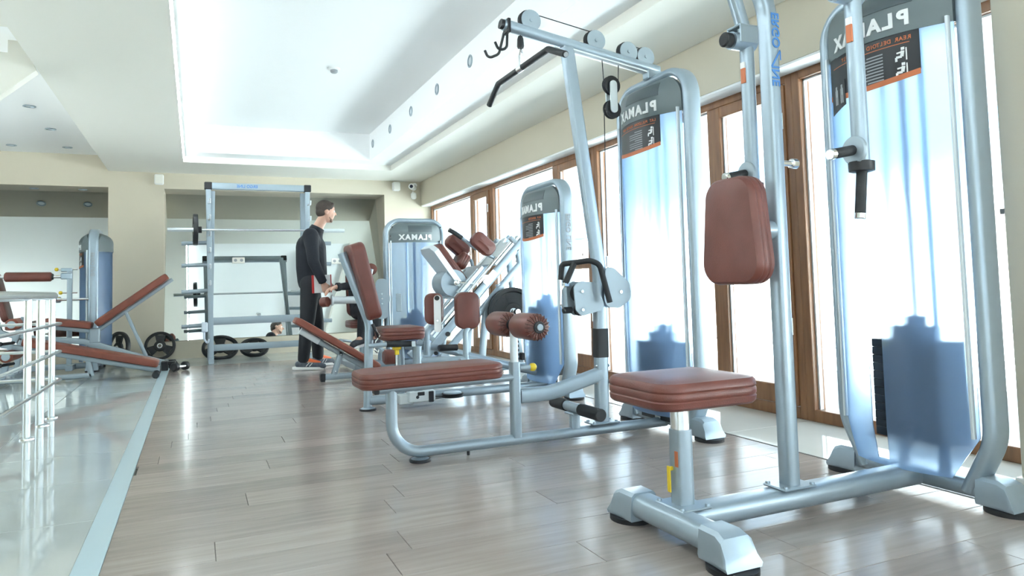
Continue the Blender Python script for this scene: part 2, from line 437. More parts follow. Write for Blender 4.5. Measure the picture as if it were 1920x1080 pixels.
# sloping underside of the upper flight of stairs, with its sawtooth edge
st = MB().frame((0, 5.9, 0), (1, 0, 0), (0, 0, 1))
poly = [(-1.03, 2.50)] + [(-1.42, 2.10), (-2.6, .95), (-3.9, -.0 + .95), (-3.9, 1.6)]
steps = []
x, z = -1.20, 2.72
for i in range(12):
    steps += [(x, z), (x, z - .15)]; x -= .19; z -= .15
poly = [(-1.03, 2.46), (-1.12, 2.46 + .2)] + [(max(a, -3.9), max(b, 1.05)) for a, b in steps[:20]] + [(-3.9, 1.0), (-3.0, .62)]
st.prism(poly, -.10, .0)
struct('stair_flight', 'plaster', st)

# windows
def window(i, ya, yb, ym, leaf_far=False):
    """ya<yb, mullion at ym; fixed pane on the far side, door leaf on the near side"""
    t = bpy.data.objects.new('window_%d' % i, None); COL.objects.link(t); t.location = (XW, (ya + yb) / 2, 0); t['kind'] = 'structure'; OFF[t.name] = Vector(t.location)
    f = .055; zb, zt = .0, 2.085
    part(t, 'window_frame', 'wood_frame', B((XW, ya, zb), (XW + .09, ya + f, zt), .004).box((XW, yb - f, zb), (XW + .09, yb, zt), .004)
         .box((XW, ya + f, zt - f), (XW + .09, yb - f, zt), .004).box((XW, ya + f, zb), (XW + .09, yb - f, zb + .07), .004).box((XW, ym - .035, zb + .07), (XW + .09, ym + .035, zt - f), .004))
    # fixed pane
    a, b = ym + .035, yb - f
    part(t, 'glazing_bead', 'pale_metal', B((XW + .035, a, zb + .07), (XW + .06, a + .012, zt - f), 0).box((XW + .035, b - .012, zb + .07), (XW + .06, b, zt - f), 0).box((XW + .035, a, zt - f - .012), (XW + .06, b, zt - f), 0), 0)
    part(t, 'pane', 'window_glass', B((XW + .044, a, zb + .07), (XW + .05, b, zt - f), 0), 0)
    # door leaf
    a, b = ya + f, ym - .035; s = .075
    d = part(t, 'door_leaf', 'wood_frame', B((XW - .015, a, zb + .075), (XW + .055, a + s, zt - f - .005), .006).box((XW - .015, b - s, zb + .075), (XW + .055, b, zt - f - .005), .006)
             .box((XW - .015, a + s, zt - f - .005 - s), (XW + .055, b - s, zt - f - .005), .006).box((XW - .015, a + s, zb + .075), (XW + .055, b - s, zb + .19), .006).box((XW - .01, a + s, .98), (XW + .05, b - s, 1.07), .006))
    part(d, 'pane', 'window_glass', B((XW + .018, a + s, zb + .19), (XW + .024, b - s, .98), 0), 0)
    part(d, 'pane', 'window_glass', B((XW + .018, a + s, 1.07), (XW + .024, b - s, zt - f - .005 - s), 0), 0)
    part(d, 'glazing_bead', 'pale_metal', B((XW + .01, b - s - .012, zb + .19), (XW + .03, b - s, zt - f - s), 0).box((XW + .01, a + s, zb + .19), (XW + .03, a + s + .012, zt - f - s), 0), 0)
    hb = b - s / 2
    part(d, 'handle', 'wood_frame', MB().box((XW - .025, hb - .014, 1.28), (XW - .015, hb + .014, 1.42), .004).sweep([(XW - .02, hb, 1.36), (XW - .06, hb, 1.36), (XW - .06, hb - .02, 1.24)], circ(.009, 8), .015))
    part(d, 'hinge', 'steel', MB().cyl((XW - .02, a + .012, .5), (XW - .02, a + .012, .6), .008, n=8).cyl((XW - .02, a + .012, 1.75), (XW - .02, a + .012, 1.85), .008, n=8))
    return t
for i, (ya, yb, ym) in enumerate([(7.97, 10.40, 8.66), (5.52, 7.97, 6.30), (3.175, 5.52, 3.92), (.76, 3.175, 1.50), (-1.65, .76, -.9), (-4.06, -1.65, -3.3)]):
    window(i + 1, ya, yb, ym)
# unseen window behind the camera, added as a source of daylight
t = bpy.data.objects.new('window_7', None); COL.objects.link(t); t.location = (-.4, -4.2, .12); t['kind'] = 'structure'; OFF[t.name] = Vector(t.location)
mb = MB()
for x in (-3.7, -2.06, -.43, 1.2, 2.84): mb.box((x, -4.25, .12), (x + .06, -4.17, 2.3), .004)
mb.box((-3.7, -4.25, .12), (2.9, -4.17, .19), .004).box((-3.7, -4.25, 2.23), (2.9, -4.17, 2.3), .004)
part(t, 'window_frame', 'wood_frame', mb)
for x in (-3.64, -2.0, -.37, 1.26): part(t, 'pane', 'window_glass', B((x, -4.22, .19), (x + 1.57, -4.214, 2.23), 0), 0)

t = bpy.data.objects.new('window_8', None); COL.objects.link(t); t.location = (-4.45, 6.5, .1); t['kind'] = 'structure'; OFF[t.name] = Vector(t.location)  # unseen side window, added to light the raised ceiling on the left
mb = MB()
for yy in (4.94, 6.48, 8.02): mb.box((-4.5, yy, .1), (-4.42, yy + .06, 2.3), .004)
mb.box((-4.5, 4.94, .1), (-4.42, 8.08, .17), .004).box((-4.5, 4.94, 2.23), (-4.42, 8.08, 2.3), .004)
part(t, 'window_frame', 'wood_frame', mb)
for yy in (5.0, 6.54): part(t, 'pane', 'window_glass', B((-4.464, yy, .17), (-4.458, yy + 1.46, 2.23), 0), 0)
struct('lawn', 'paving_grey', B((-22, -16, -.25), (-4.6, 34, -.06), 0))  # unseen grey paving, added to bounce daylight in from the left
# outside: sunlit terrace with a canopy beam, glazed wing across the terrace, low far building
struct('terrace', 'terrace', B((3.5, -16, -.25), (14, 34, -.03), 0))
mb = MB().box((6.0, -14, 2.02), (6.16, 26, 2.21), .01)
cb = solo('canopy_beam', 'blue_beam', mb, 'long blue grey beam of the terrace canopy outside the windows', 'beam')
for yy in (-8, 14.5): part(cb, 'post', 'silver_grey', B((6.03, yy, -.03), (6.13, yy + .1, 2.02), .005))
fx = 10.5
gw = world_thing('glazed_wing', 'pale building wing with brown framed glazing across the terrace', 'building', (fx, 10, 0))
part(gw, 'wall', 'facade_white', B((fx, -15, -.05), (fx + .3, 33, .45), .01).box((fx, -15, 1.75), (fx + .3, 33, 2.15), .01))
for k in range(20):
    yy = -14 + k * 2.4
    fr = part(gw, 'window', 'facade', B((fx - .02, yy, .45), (fx + .1, yy + .12, 1.75), .005).box((fx - .02, yy + 1.1, .45), (fx + .1, yy + 1.18, 1.75), .005).box((fx - .02, yy, 1.66), (fx + .1, yy + 2.4, 1.75), .005))
    part(fr, 'pane', 'facade_white', B((fx + .12, yy + .12, .45), (fx + .16, yy + 2.4, 1.66), 0))
bl = world_thing('far_building', 'low far building with a pale blue roof edge beyond the terrace', 'building', (13.8, 25, 0))
part(bl, 'wall', 'facade_white', B((12.2, 30, -.2), (40, 34, 3.0), .02))
part(bl, 'roof_edge', 'blue_beam', B((12.0, 29.7, 3.0), (40, 34.2, 3.5), .02))

# downlights, smoke detector, wall fittings
def downlight(p, n, group, label):
    n = Vector(n)
    t = world_thing('downlight', label, 'downlight', p, group)
    part(t, 'ring', 'silver_grey', MB().lathe([(.052, -.004), (.055, .006), (.040, .008), (.036, -.006), (.052, -.006)], p, n, 20))
    part(t, 'lamp', 'pale_metal', MB().lathe([(.036, .0), (.03, .002)], p, n, 16))
for k in range(5): downlight((IX1, 5.45 + .89 * k, 2.72), (-1, 0, 0), 'downlights in the ceiling tray side', 'round downlight in the upright side of the ceiling tray, ' + ('fifth', 'fourth', 'third', 'second', 'first')[k] + ' from the far wall')
for x, y_, wd in ((-1.43, 7.9, 'third from the far wall, beside the beam'), (-1.42, 8.92, 'second from the far wall, beside the beam'), (-1.41, 9.96, 'by the far wall and beside the beam'), (-1.98, 9.98, 'by the far wall, away from the beam')):
    downlight((x, y_, 2.66), (0, 0, -1), 'downlights in the raised ceiling', 'round downlight in the raised ceiling, ' + wd)
for x, wd in ((-1.34, 'nearer the pier'), (-1.88, 'further from the pier')):
    downlight((x, 10.72, 2.25), (0, 0, -1), 'downlights in the niche soffit', 'round downlight in the soffit of the niche behind the benches, ' + wd)
t = world_thing('smoke_detector', 'small white smoke detector on the ceiling tray', 'detector', (1.17, 6.52, ZT))
part(t, 'base', 'white', MB().lathe([(.055, 0), (.055, .014), (.048, .018)], (1.17, 6.52, ZT), (0, 0, -1), 20))
part(t, 'sensor', 'grey_ink', MB().lathe([(.034, .018), (.034, .034), (.024, .044), (.01, .046)], (1.17, 6.52, ZT), (0, 0, -1), 16))
for x, z, wd in ((.56, 1.30, 'on the mirror behind the rack'), (1.93, 1.275, 'on the mirror behind the leaning backrest')):
    y = my(z)
    t = world_thing('wall_socket', 'beige double power socket ' + wd, 'socket', (x, y, z), 'double sockets on the mirror')
    part(t, 'cover', 'plaster', MB().frame((x, y - .006, z), (1, 0, 0), (0, math.sin(TH), math.cos(TH))).prism(rrect(.165, .085, .01, 3), -.005, .006))
    for d_ in (-.04, .04): part(t, 'outlet', 'grey_ink', MB().frame((x + d_, y - .006, z), (1, 0, 0), (0, math.sin(TH), math.cos(TH))).prism(circ(.022, 14), .006, .0075))
def speaker(x, z, label):
    t = world_thing('wall_speaker', label, 'speaker', (x, YF, z), 'white wall speakers')
    part(t, 'cabinet', 'white', B((x - .055, YF - .10, z - .065), (x + .055, YF - .02, z + .065), .012))
    part(t, 'grille', 'plaster', B((x - .047, YF - .104, z - .055), (x + .047, YF - .1, z + .055), .003))
    part(t, 'bracket', 'silver_grey', B((x - .02, YF - .02, z - .02), (x + .02, YF, z + .02), .002))
speaker(-.43, 2.36, 'small white speaker on the beige pier between the two niches')
speaker(2.755, 2.37, 'small white speaker on the wall beside the security camera')
t = world_thing('security_camera', 'white security camera on the far wall near the window corner', 'camera', (2.98, YF, 2.38))
part(t, 'mount', 'white', MB().cyl((3.05, YF, 2.40), (3.05, YF - .05, 2.40), .035, n=14).cyl((3.05, YF - .04, 2.40), (3.0, YF - .1, 2.37), .014, n=10))
part(t, 'body', 'white', MB().cyl((3.03, YF - .06, 2.36), (2.95, YF - .20, 2.36), .045, n=18, bev=.006))
part(t, 'lens', 'lens', MB().cyl((2.952, YF - .197, 2.36), (2.948, YF - .204, 2.36), .026, n=16))
t = world_thing('motion_sensor', 'white motion sensor on the far wall below the security camera', 'sensor', (3.03, YF, 2.25))
part(t, 'body', 'white', B((2.99, YF - .07, 2.19), (3.07, YF - .005, 2.29), .018))
part(t, 'bracket', 'white', B((3.015, YF - .02, 2.28), (3.045, YF, 2.31), .004))

# ------------------------------------------------------------------ shared machine parts
def foot_pad(root, x, y, r=.055, z=0.03, m='silver'):
    f = part(root, 'foot', m, MB().lathe([(r, .012), (r * .98, z * .6), (r * .6, z)], (x, y, 0), (0, 0, 1), 20))
    part(f, 'rubber_pad', 'black', MB().lathe([(r * 1.06, 0), (r * 1.08, .008), (r * 1.02, .014)], (x, y, 0), (0, 0, 1), 20))
    return f
def bolt(mb, p, n, r=.009, h=.007): mb.cyl(p, Vector(p) + Vector(n).normalized() * h, r, r * .8, n=8)
def weight_disc(root_or_none, name, c, axis, r, t, label=None, cat=None, group=None, hub=.026, web=False):
    """cast weight plate with raised rim, three cut-outs and a hub ring"""
    c = Vector(c); ax = Vector(axis).normalized()
    x = ax.orthogonal().normalized(); 
    if abs(ax.z) < .9: x = Vector((0, 0, 1)).cross(ax).normalized()
    y = ax.cross(x)
    mb = MB(); mb.M = Matrix((x, y, ax)).transposed().to_4x4(); mb.M.translation = c
    n = 36
    def ring(rr, z): return [(rr * math.cos(2 * math.pi * j / n), rr * math.sin(2 * math.pi * j / n), z) for j in range(n)]
    # rim
    rim = [ring(r * .985, -t / 2), ring(r, -t * .3), ring(r, t * .3), ring(r * .985, t / 2), ring(r * .84, t / 2), ring(r * .80, t * .2), ring(r * .80, -t * .2), ring(r * .84, -t / 2)]
    mb.rings(rim + [rim[0]], False, False)
    # hub and three spokes
    hb = [ring(hub, -t * .45), ring(r * .34, -t * .45), ring(r * .38, -t * .25), ring(r * .38, t * .25), ring(r * .34, t * .45), ring(hub, t * .45)]
    mb.rings(hb + [hb[0]], False, False)
    for k in range(3):
        a0 = 2 * math.pi * k / 3 + math.pi / 2; P = []
        for rr, da in ((r * .3, .75), (r * .83, .42)):
            for sg in ((1, -1) if rr < r * .5 else (-1, 1)): P.append((rr * math.cos(a0 + sg * da), rr * math.sin(a0 + sg * da)))
        mb.prism(P, -t * .22, t * .22)
    if web: mb.rings([ring(r * .36, -t * .12), ring(r * .82, -t * .12), ring(r * .82, t * .12), ring(r * .36, t * .12), ring(r * .36, -t * .12)], False, False)
    mb2 = MB(); mb2.M = mb.M
    mb2.rings([[(rr * math.cos(2 * math.pi * j / 20), rr * math.sin(2 * math.pi * j / 20), z) for j in range(20)] for rr, z in ((hub * .8, -t * .5), (hub * 1.25, -t * .5), (hub * 1.25, t * .5), (hub * .8, t * .5), (hub * .8, -t * .5))], False, False)
    if root_or_none is None:
        t_ = world_thing(name, label, cat, c - Vector((0, 0, r)) if abs(ax.z) < .5 else c, group)
        part(t_, 'disc', 'iron', mb); part(t_, 'hub_ring', 'steel', mb2); return t_
    d = part(root_or_none, name, 'iron', mb); part(d, 'hub_ring', 'steel', mb2); return d

def end_cap(root, x, y, s):
    """flared bracket closing a floor beam (its end towards y direction s) on an oval rubber foot"""
    mb = MB(); P = [(-.056, .018), (.056, .018), (.060, .03), (.052, .102), (.040, .113), (-.040, .113), (-.052, .102), (-.060, .03)]
    rs = []
    for (dy, k, dz) in ((-.075, .95, 0), (.0, 1.0, 0), (.03, 1.08, -.012), (.05, 1.12, -.05)):
        rs.append([(x + px_ * k, y + s * (dy if pz_ > .05 else (dy + (.012 if dy > 0 else 0))), max(.014, pz_ + (dz if pz_ > .05 else 0))) for px_, pz_ in P])
    mb.rings(rs)
    c = part(root, 'end_cap', 'silver', mb, 30)
    part(c, 'rubber_foot', 'black', MB().at((x, y + s * .01, 0)).prism([(.072 * math.cos(2 * math.pi * i / 24), .082 * math.sin(2 * math.pi * i / 24)) for i in range(24)], 0, .016))
    return c
def tower(root, X, Y, H, rot=0, W=.67, title=None, slot=False, stack_z=(.12, .60), nplates=12, label=True, pads=True, back=False, side_text=True, bulge=.09, sw=.155, cy=0.0):
    """weight stack tower. Own frame: front towards -x, width along y"""
    CURG[0] = Matrix.Translation((X, Y, 0)) @ Matrix.Rotation(R(rot), 4, 'Z')
    hw = W / 2; zc = H - .27      # underside of the grey cap
    fr = part(root, 'tower_frame', 'silver', MB().sweep([(0, hw - .125, .05), (0, hw - .03, .24), (0, hw - .03, H - .028), (0, -hw + .03, H - .028), (0, -hw + .03, .24), (0, -hw + .125, .05)], rrect(.05, .105, .024, 3), [0, .22, .15, .15, .22, 0], up=(1, 0, 0), n=8))
    for s in (-1, 1): part(fr, 'front_lip', 'pale_metal', MB().sweep([(-.066, s * (hw - .067), .25), (-.066, s * (hw - .067), zc + .02)], rrect(.012, .02, .004, 2), up=(1, 0, 0)))
    iw = hw - .058
    BF = bulge
    def fx(y, b=None, z=None):
        b = BF if b is None else b
        if z is not None and z > zc + .10: b *= math.sqrt(max(0, 1 - ((z - zc - .10) / (H - .056 - zc - .10)) ** 2))
        return -.046 - b * (1 - (y / iw) ** 2)
    def inset(z):        # half width of the opening at height z (rounded corners of the frame)
        top, rr = H - .056, .12
        if z > top - rr:
            d = z - (top - rr); return iw - rr + math.sqrt(max(0, rr * rr - d * d))
        bot = .25
        if z < bot: return iw - (bot - z) * .55
        return iw
    def sheet(zs, th, name, m, parent, b=None, hole=None, sgn=1, ny=18):
        mb = MB(); nz = len(zs); g = {}; vs = []
        for k, z in enumerate(zs):
            h = inset(z)
            for j in range(ny + 1):
                y = -h + 2 * h * j / ny
                g[(j, k, 0)] = len(vs); vs.append((sgn * fx(y, b, z), y, z))
                g[(j, k, 1)] = len(vs); vs.append((sgn * (fx(y, b, z) + th), y, z))
        fs = []
        def solid(j, k):
            if j < 0 or k < 0 or j >= ny or k >= nz - 1: return False
            if hole and hole[0] <= j < hole[1] and hole[2] <= k < hole[3]: return False
            return True
        for k in range(nz - 1):
            for j in range(ny):
                if not solid(j, k): continue
                q = [(j, k), (j + 1, k), (j + 1, k + 1), (j, k + 1)]
                fs.append([g[(*p, 0)] for p in q]); fs.append([g[(*p, 1)] for p in q][::-1])
                for (dj, dk, a, c) in ((0, -1, 0, 1), (1, 0, 1, 2), (0, 1, 2, 3), (-1, 0, 3, 0)):
                    if not solid(j + dj, k + dk): fs.append([g[(*q[a], 0)], g[(*q[c], 0)], g[(*q[c], 1)], g[(*q[a], 1)]])
        mb.add(vs, fs)
        return part(parent, name, m, mb, 40)
    top = H - .058
    cap = sheet([zc, zc + .03] + [zc + .06, zc + .10] + [zc + .10 + (top - zc - .10) * math.sin(math.pi / 2 * i / 7) for i in range(1, 8)], .02, 'cap_panel', 'cap_grey', root, BF + .01)
    if back: sheet([zc, zc + .03, zc + .06, zc + .10] + [zc + .10 + (top - zc - .10) * math.sin(math.pi / 2 * i / 7) for i in range(1, 8)], .02, 'rear_cap', 'cap_grey', root, BF + .01, sgn=-1)
    # darker recessed window of the cap
    mbw = MB()
    zw = [zc + .11 + (top - .03 - zc - .11) * k / 5 for k in range(6)]; yw = [(-.60 + .95 * i / 8) * iw for i in range(9)]
    vs = [(fx(y, BF + .01, z) - .002 + d, y, z) for d in (0, .006) for z in zw for y in yw]; n = 54; fs = []
    for k in range(5):
        for i in range(8):
            q = [k * 9 + i, k * 9 + i + 1, k * 9 + i + 10, k * 9 + i + 9]; fs += [q, [n + v for v in q][::-1]]
    for i in range(8): fs += [[i, i + 1, n + i + 1, n + i], [45 + i, n + 45 + i, n + 46 + i, 46 + i]]
    for k in range(5): fs += [[k * 9, n + k * 9, n + k * 9 + 9, k * 9 + 9], [k * 9 + 8, k * 9 + 17, n + k * 9 + 17, n + k * 9 + 8]]
    mbw.add(vs, fs)
    part(cap, 'cap_window', 'cap_dark', mbw)
    # maker lettering, letter by letter along the curved cap, mirrored as in the picture
    word = 'PLAMAX'; pitch = .062 if W > .6 else .05
    acc = 0
    for i, ch in enumerate(word):
        wd = dict(P=.052, L=.048, A=.058, M=.070, X=.056)[ch] * (1.08 if W > .6 else 1.0)
        y = -.165 * iw / .277 + acc + wd / 2; acc += wd
        dx = (fx(y + .005, BF + .01) - fx(y - .005, BF + .01)) / .01
        part(cap, 'letter', 'white_ink', text_mb(ch, .078, (fx(y, BF + .01) - .002, y, zc + .052), (dx, 1, 0), (0, 0, 1), .002, .0035, sx=1.05), 0)
    zs = [.10, .125, .18, .25] + [.25 + (zc - .25) * i / 10 for i in range(1, 11)]
    sheet(zs, .004, 'frosted_panel', 'frosted', root, None, hole=(13, 16, 1, 7) if slot else None, ny=24)
    if back: sheet(zs, .004, 'back_panel', 'frosted', root, None, sgn=-1)
    # instruction placard on the panel
    if label:
        pl0 = -.185; pw = .44; zt, zb_ = zc + .004, zc - .205
        def curved(ys, z0f, z1f, off, th):
            mb = MB(); n = len(ys); vs = []
            for o_ in (off, off + th):
                for f_ in (z0f, z1f): vs += [(fx(y) - o_, y, f_(y)) for y in ys]
            fs = []
            for i in range(n - 1):
                fs += [[i, i + 1, n + i + 1, n + i], [2 * n + i, 3 * n + i, 3 * n + i + 1, 2 * n + i + 1], [i, 2 * n + i, 2 * n + i + 1, i + 1], [n + i, n + i + 1, 3 * n + i + 1, 3 * n + i]]
            fs += [[0, n, 3 * n, 2 * n], [n - 1, 3 * n - 1, 4 * n - 1, 2 * n - 1]]
            return mb.add(vs, fs)
        ys = [pl0 + pw * i / 14 for i in range(15)]
        arc = lambda y: .02 * ((y - pl0 - pw / 2) / (pw / 2)) ** 2
        plc = part(root, 'placard', 'label_black', curved(ys, lambda y: zb_ + .03 + arc(y), lambda y: zt, .003, .002), label='black instruction placard with an orange lower edge')
        part(plc, 'orange_edge', 'orange', curved(ys, lambda y: zb_ + .012 + arc(y), lambda y: zb_ + .034 + arc(y), .005, .002))
        part(plc, 'orange_rule', 'orange', curved(ys[1:-1], lambda y: zt - .047, lambda y: zt - .044, .005, .001))
        yt = pl0 + .03
        def onp(y, z, k=.0065): return (fx(y) - k, y, z)
        if title:
            cw = .0145
            for i, ch in enumerate(title):
                y = yt + cw * i
                if ch == ' ' or y > pl0 + pw - .015: continue
                dx = (fx(y + .005) - fx(y - .005)) / .01
                part(plc, 'title_letter', 'orange', text_mb(ch, .022, onp(y, zt - .028), (dx, 1, 0), (0, 0, 1), .0005, .0006), 0)
        mbt = MB(); random.seed(5)
        for i in range(9):
            z = zt - .066 - i * .0125; a = pl0 + .13; L = .13 if i % 4 else .07
            for k in range(4):
                y0 = a + L * k / 4; y1 = a + L * (k + 1) / 4
                mbt.add([onp(y0, z), onp(y1, z), onp(y1, z - .005), onp(y0, z - .005), onp(y0, z, .0055), onp(y1, z, .0055), onp(y1, z - .005, .0055), onp(y0, z - .005, .0055)], [(0, 1, 2, 3), (4, 7, 6, 5), (0, 4, 5, 1), (3, 2, 6, 7)])
        part(plc, 'text_lines', 'grey_ink', mbt, 0)
        for zz in (zt - .085, zt - .145):       # two small exercise figures
            mbf = MB(); yy = pl0 + .055
            def bar(p, q, wd):
                p, q = Vector(p), Vector(q); d = (q - p).normalized(); nn = Vector((-d.y, d.x)) * wd
                pts = [p + nn, q + nn, q - nn, p - nn]
                mbf.add([onp(a, b) for a, b in pts] + [onp(a, b, .0055) for a, b in pts], [(0, 1, 2, 3), (7, 6, 5, 4), (0, 4, 5, 1), (1, 5, 6, 2), (2, 6, 7, 3), (3, 7, 4, 0)])
            bar((yy, zz + .024), (yy, zz + .013), .006)
            bar((yy, zz + .010), (yy + .004, zz - .012), .006)
            bar((yy + .004, zz - .012), (yy + .024, zz - .012), .0045); bar((yy + .024, zz - .012), (yy + .024, zz - .028), .004)
            bar((yy, zz + .006), (yy + .022, zz + .004), .003); bar((yy - .012, zz + .02), (yy - .012, zz - .028), .002)
            part(plc, 'figure', 'white_ink', mbf, 0)
        if slot:
            ys2 = [.14 + .105 * i / 6 for i in range(7)]
            ch_ = part(root, 'muscle_chart', 'label_black', curved(ys2, lambda y: zb_ - .03 + (.235 - y) * .25, lambda y: zt - .11, .0055, .002))
            for yy in (.165, .205):
                mbf = MB(); zz = zb_ + .045
                for (dy, dz, a_, b_) in ((0, .03, .006, .008), (0, .008, .010, .014), (-.006, -.022, .004, .018), (.006, -.022, .004, .018)):
                    mbf.add([(fx(yy + dy + a_ * i) - .0085, yy + dy + a_ * i, zz + dz + b_ * k) for i, k in ((-1, -1), (1, -1), (1, 1), (-1, 1))] + [(fx(yy + dy + a_ * i) - .007, yy + dy + a_ * i, zz + dz + b_ * k) for i, k in ((-1, -1), (1, -1), (1, 1), (-1, 1))], [(0, 1, 2, 3), (7, 6, 5, 4), (0, 4, 5, 1), (1, 5, 6, 2), (2, 6, 7, 3), (3, 7, 4, 0)])
                part(ch_, 'figure', 'grey_ink', mbf, 0)
    # weight stack, guide rods, belt
    z0, z1 = stack_z
    stk = part(root, 'weight_stack', 'black', MB().box((-.055, cy - .075, z1), (.055, cy + .085, z1 + .055), .006).box((-.02, cy - .04, z1 + .055), (.02, cy + .04, z1 + .095), .004))
    hh = (z1 - z0) / nplates
    base_me, cc = mesh_from(MB().box((-.07, cy - sw, z0), (.07, cy + sw, z0 + hh - .0008), .0016), 'weight_slab', 0); base_me.materials.append(MATS['iron'])
    for k in range(nplates):
        o = bpy.data.objects.new('weight_slab', base_me); COL.objects.link(o); o.parent = stk
        o.location = cc + Vector((0, 0, hh * k)) - OFF[stk.name]
        if k % 1 == 0:
            pass
    nm = MB()
    for k in range(nplates): nm.box((-.0712, cy - .03, z0 + hh * k + hh * .3), (-.0702, cy + .02, z0 + hh * k + hh * .65), 0)
    part(stk, 'number_strip', 'white_ink', nm, 0)
    part(stk, 'selector_pin', 'yellow', MB().cyl((-.07, cy + .06, z1 - hh * .5), (-.105, cy + .06, z1 - hh * .5), .011, n=10))
    for s in (-1, 1): part(root, 'guide_rod', 'chrome', MB().cyl((0, cy + s * .085, .09), (0, cy + s * .085, H - .10), .0125, n=12))
    part(root, 'lift_belt', 'black', B((-.003, cy - .014, z1 + .09), (.003, cy + .014, H - .10), 0))
    for s in (-1, 1): part(root, 'stack_cushion', 'rubber', MB().cyl((0, cy + s * .085, .09), (0, cy + s * .085, z0), .022, n=12))
    # base bar with sloping end caps on round feet
    part(root, 'base_bar', 'silver', MB().sweep([(0, hw - .05, .062), (0, -hw + .05, .062)], rrect(.085, .06, .018, 3)))
    if pads:
        for s in (-1, 1):
            end_cap(root, 0, s * (hw - .01), s)
    if side_text:
        for s in (-1,):
            part(fr, 'side_lettering', 'grey_ink', text_mb('ERGO LINE', .055, (0, s * (hw + .0005), H - .42), (0, 0, -1), (-1, 0, 0), .0008, .0008), 0)
    CURG[0] = Matrix()
    return fr

# ------------------------------------------------------------------ rear deltoid / pec fly machine (near the pillar)
PY = 1.955
pm = world_thing('pec_fly_machine', 'rear deltoid and pec fly machine with brown seat, hanging arms and tall weight tower', 'exercise machine', (2.0, PY, 0))
tower(pm, 2.60, PY, 2.04, W=.68, title='REAR DELTOID / PEC FLY', slot=True, stack_z=(.20, .585), nplates=12, sw=.15, cy=-.025, side_text=False)
part(pm, 'base_beam', 'silver', MB().sweep([(1.46, PY, .066), (2.56, PY, .066)], rrect(.10, .075, .03, 4)))
part(pm, 'cross_beam', 'silver', MB().sweep([(1.42, PY - .235, .068), (1.42, PY + .20, .068)], rrect(.10, .08, .034, 4)))
for s, yy in ((-1, PY - .27), (1, PY + .235)):
    end_cap(pm, 1.42, yy, s)
sp = part(pm, 'seat_post', 'silver', MB().sweep([(1.465, PY, .10), (1.465, PY, .352)], rrect(.06, .06, .012, 3)))
mbp = MB().box((1.405, PY - .075, .104), (1.525, PY + .075, .112), .004)
for a in (-1, 1):
    for b_ in (-1, 1): bolt(mbp, (1.465 + a * .05, PY + b_ * .062, .112), (0, 0, 1))
part(sp, 'base_plate', 'silver', mbp)
part(sp, 'seat_tube', 'chrome', MB().sweep([(1.465, PY, .34), (1.465, PY, .44)], rrect(.05, .05, .009, 3)))
part(sp, 'sticker', 'orange', B((1.4335, PY - .022, .235), (1.4352, PY - .006, .285), 0), 0)
part(sp, 'height_lever', 'yellow', MB().box((1.418, PY + .002, .15), (1.424, PY + .020, .235), .003).box((1.424, PY + .006, .22), (1.437, PY + .016, .232), .001))
part(pm, 'seat', 'leather', MB().at((1.475, PY, .442)).pad(rrect(.40, .36, .075, 6), .088, .022))
mp = part(pm, 'main_post', 'silver', MB().sweep([(1.93, PY, .10), (1.93, PY, 1.86), (1.74, PY, 2.10)], rrect(.062, .056, .016, 3), .22, up=(1, 0, 0), n=8))
mbp = MB().box((1.855, PY - .055, .103), (2.005, PY + .055, .112), .004)
for a in (-1, 1):
    for b_ in (-1, 1): bolt(mbp, (1.93 + a * .062, PY + b_ * .042, .112), (0, 0, 1))
part(mp, 'base_plate', 'silver', mbp)
part(mp, 'lettering', 'blue_ink', text_mb('ERGO', .05, (1.938, PY - .0325, 1.745), (0, 0, -1), (-1, 0, 0), .0008, .001), 0)
part(mp, 'lettering', 'blue_ink', text_mb('INE', .05, (1.930, PY - .0325, 1.575), (0, 0, -1), (-1, 0, 0), .0008, .001), 0)
part(mp, 'lettering_stroke', 'blue_ink', MB().frame((1.93, PY - .0325, 1.655), (0, 0, -1), (-1, 0, 0)).prism([(-.02, -.022), (-.012, -.026), (.05, .018), (.044, .022)], -.0006, .0006).prism([(-.02, -.022), (-.012, -.026), (.02, -.026), (.02, -.021)], -.0006, .0006), 0)
part(mp, 'adjust_pin', 'chrome', MB().cyl((1.96, PY, 1.262), (2.035, PY, 1.262), .011, n=12).cyl((2.01, PY, 1.262), (2.04, PY, 1.262), .019, n=16, bev=.004))
part(pm, 'pad_bracket', 'silver', MB().cyl((1.80, PY, 1.015), (1.90, PY, 1.015), .034, n=18))
bp = [(-.155, -.19), (.155, -.19), (.115, .19), (-.115, .19)]
bp = [(p.x, p.y) for p in fillet([(a, b, 0) for a, b in bp], .075, 7, True)]
part(pm, 'back_pad', 'leather', MB().frame((1.80, PY + .02, 1.012), (0, -1, 0), (0, 0, 1)).pad(bp, .085, .022))
yk = part(pm, 'pivot_yoke', 'silver', MB().cyl((1.76, PY - .14, 2.10), (1.76, PY + .14, 2.10), .045, n=18, bev=.006).box((1.70, PY - .05, 2.06), (1.80, PY + .05, 2.14), .01))
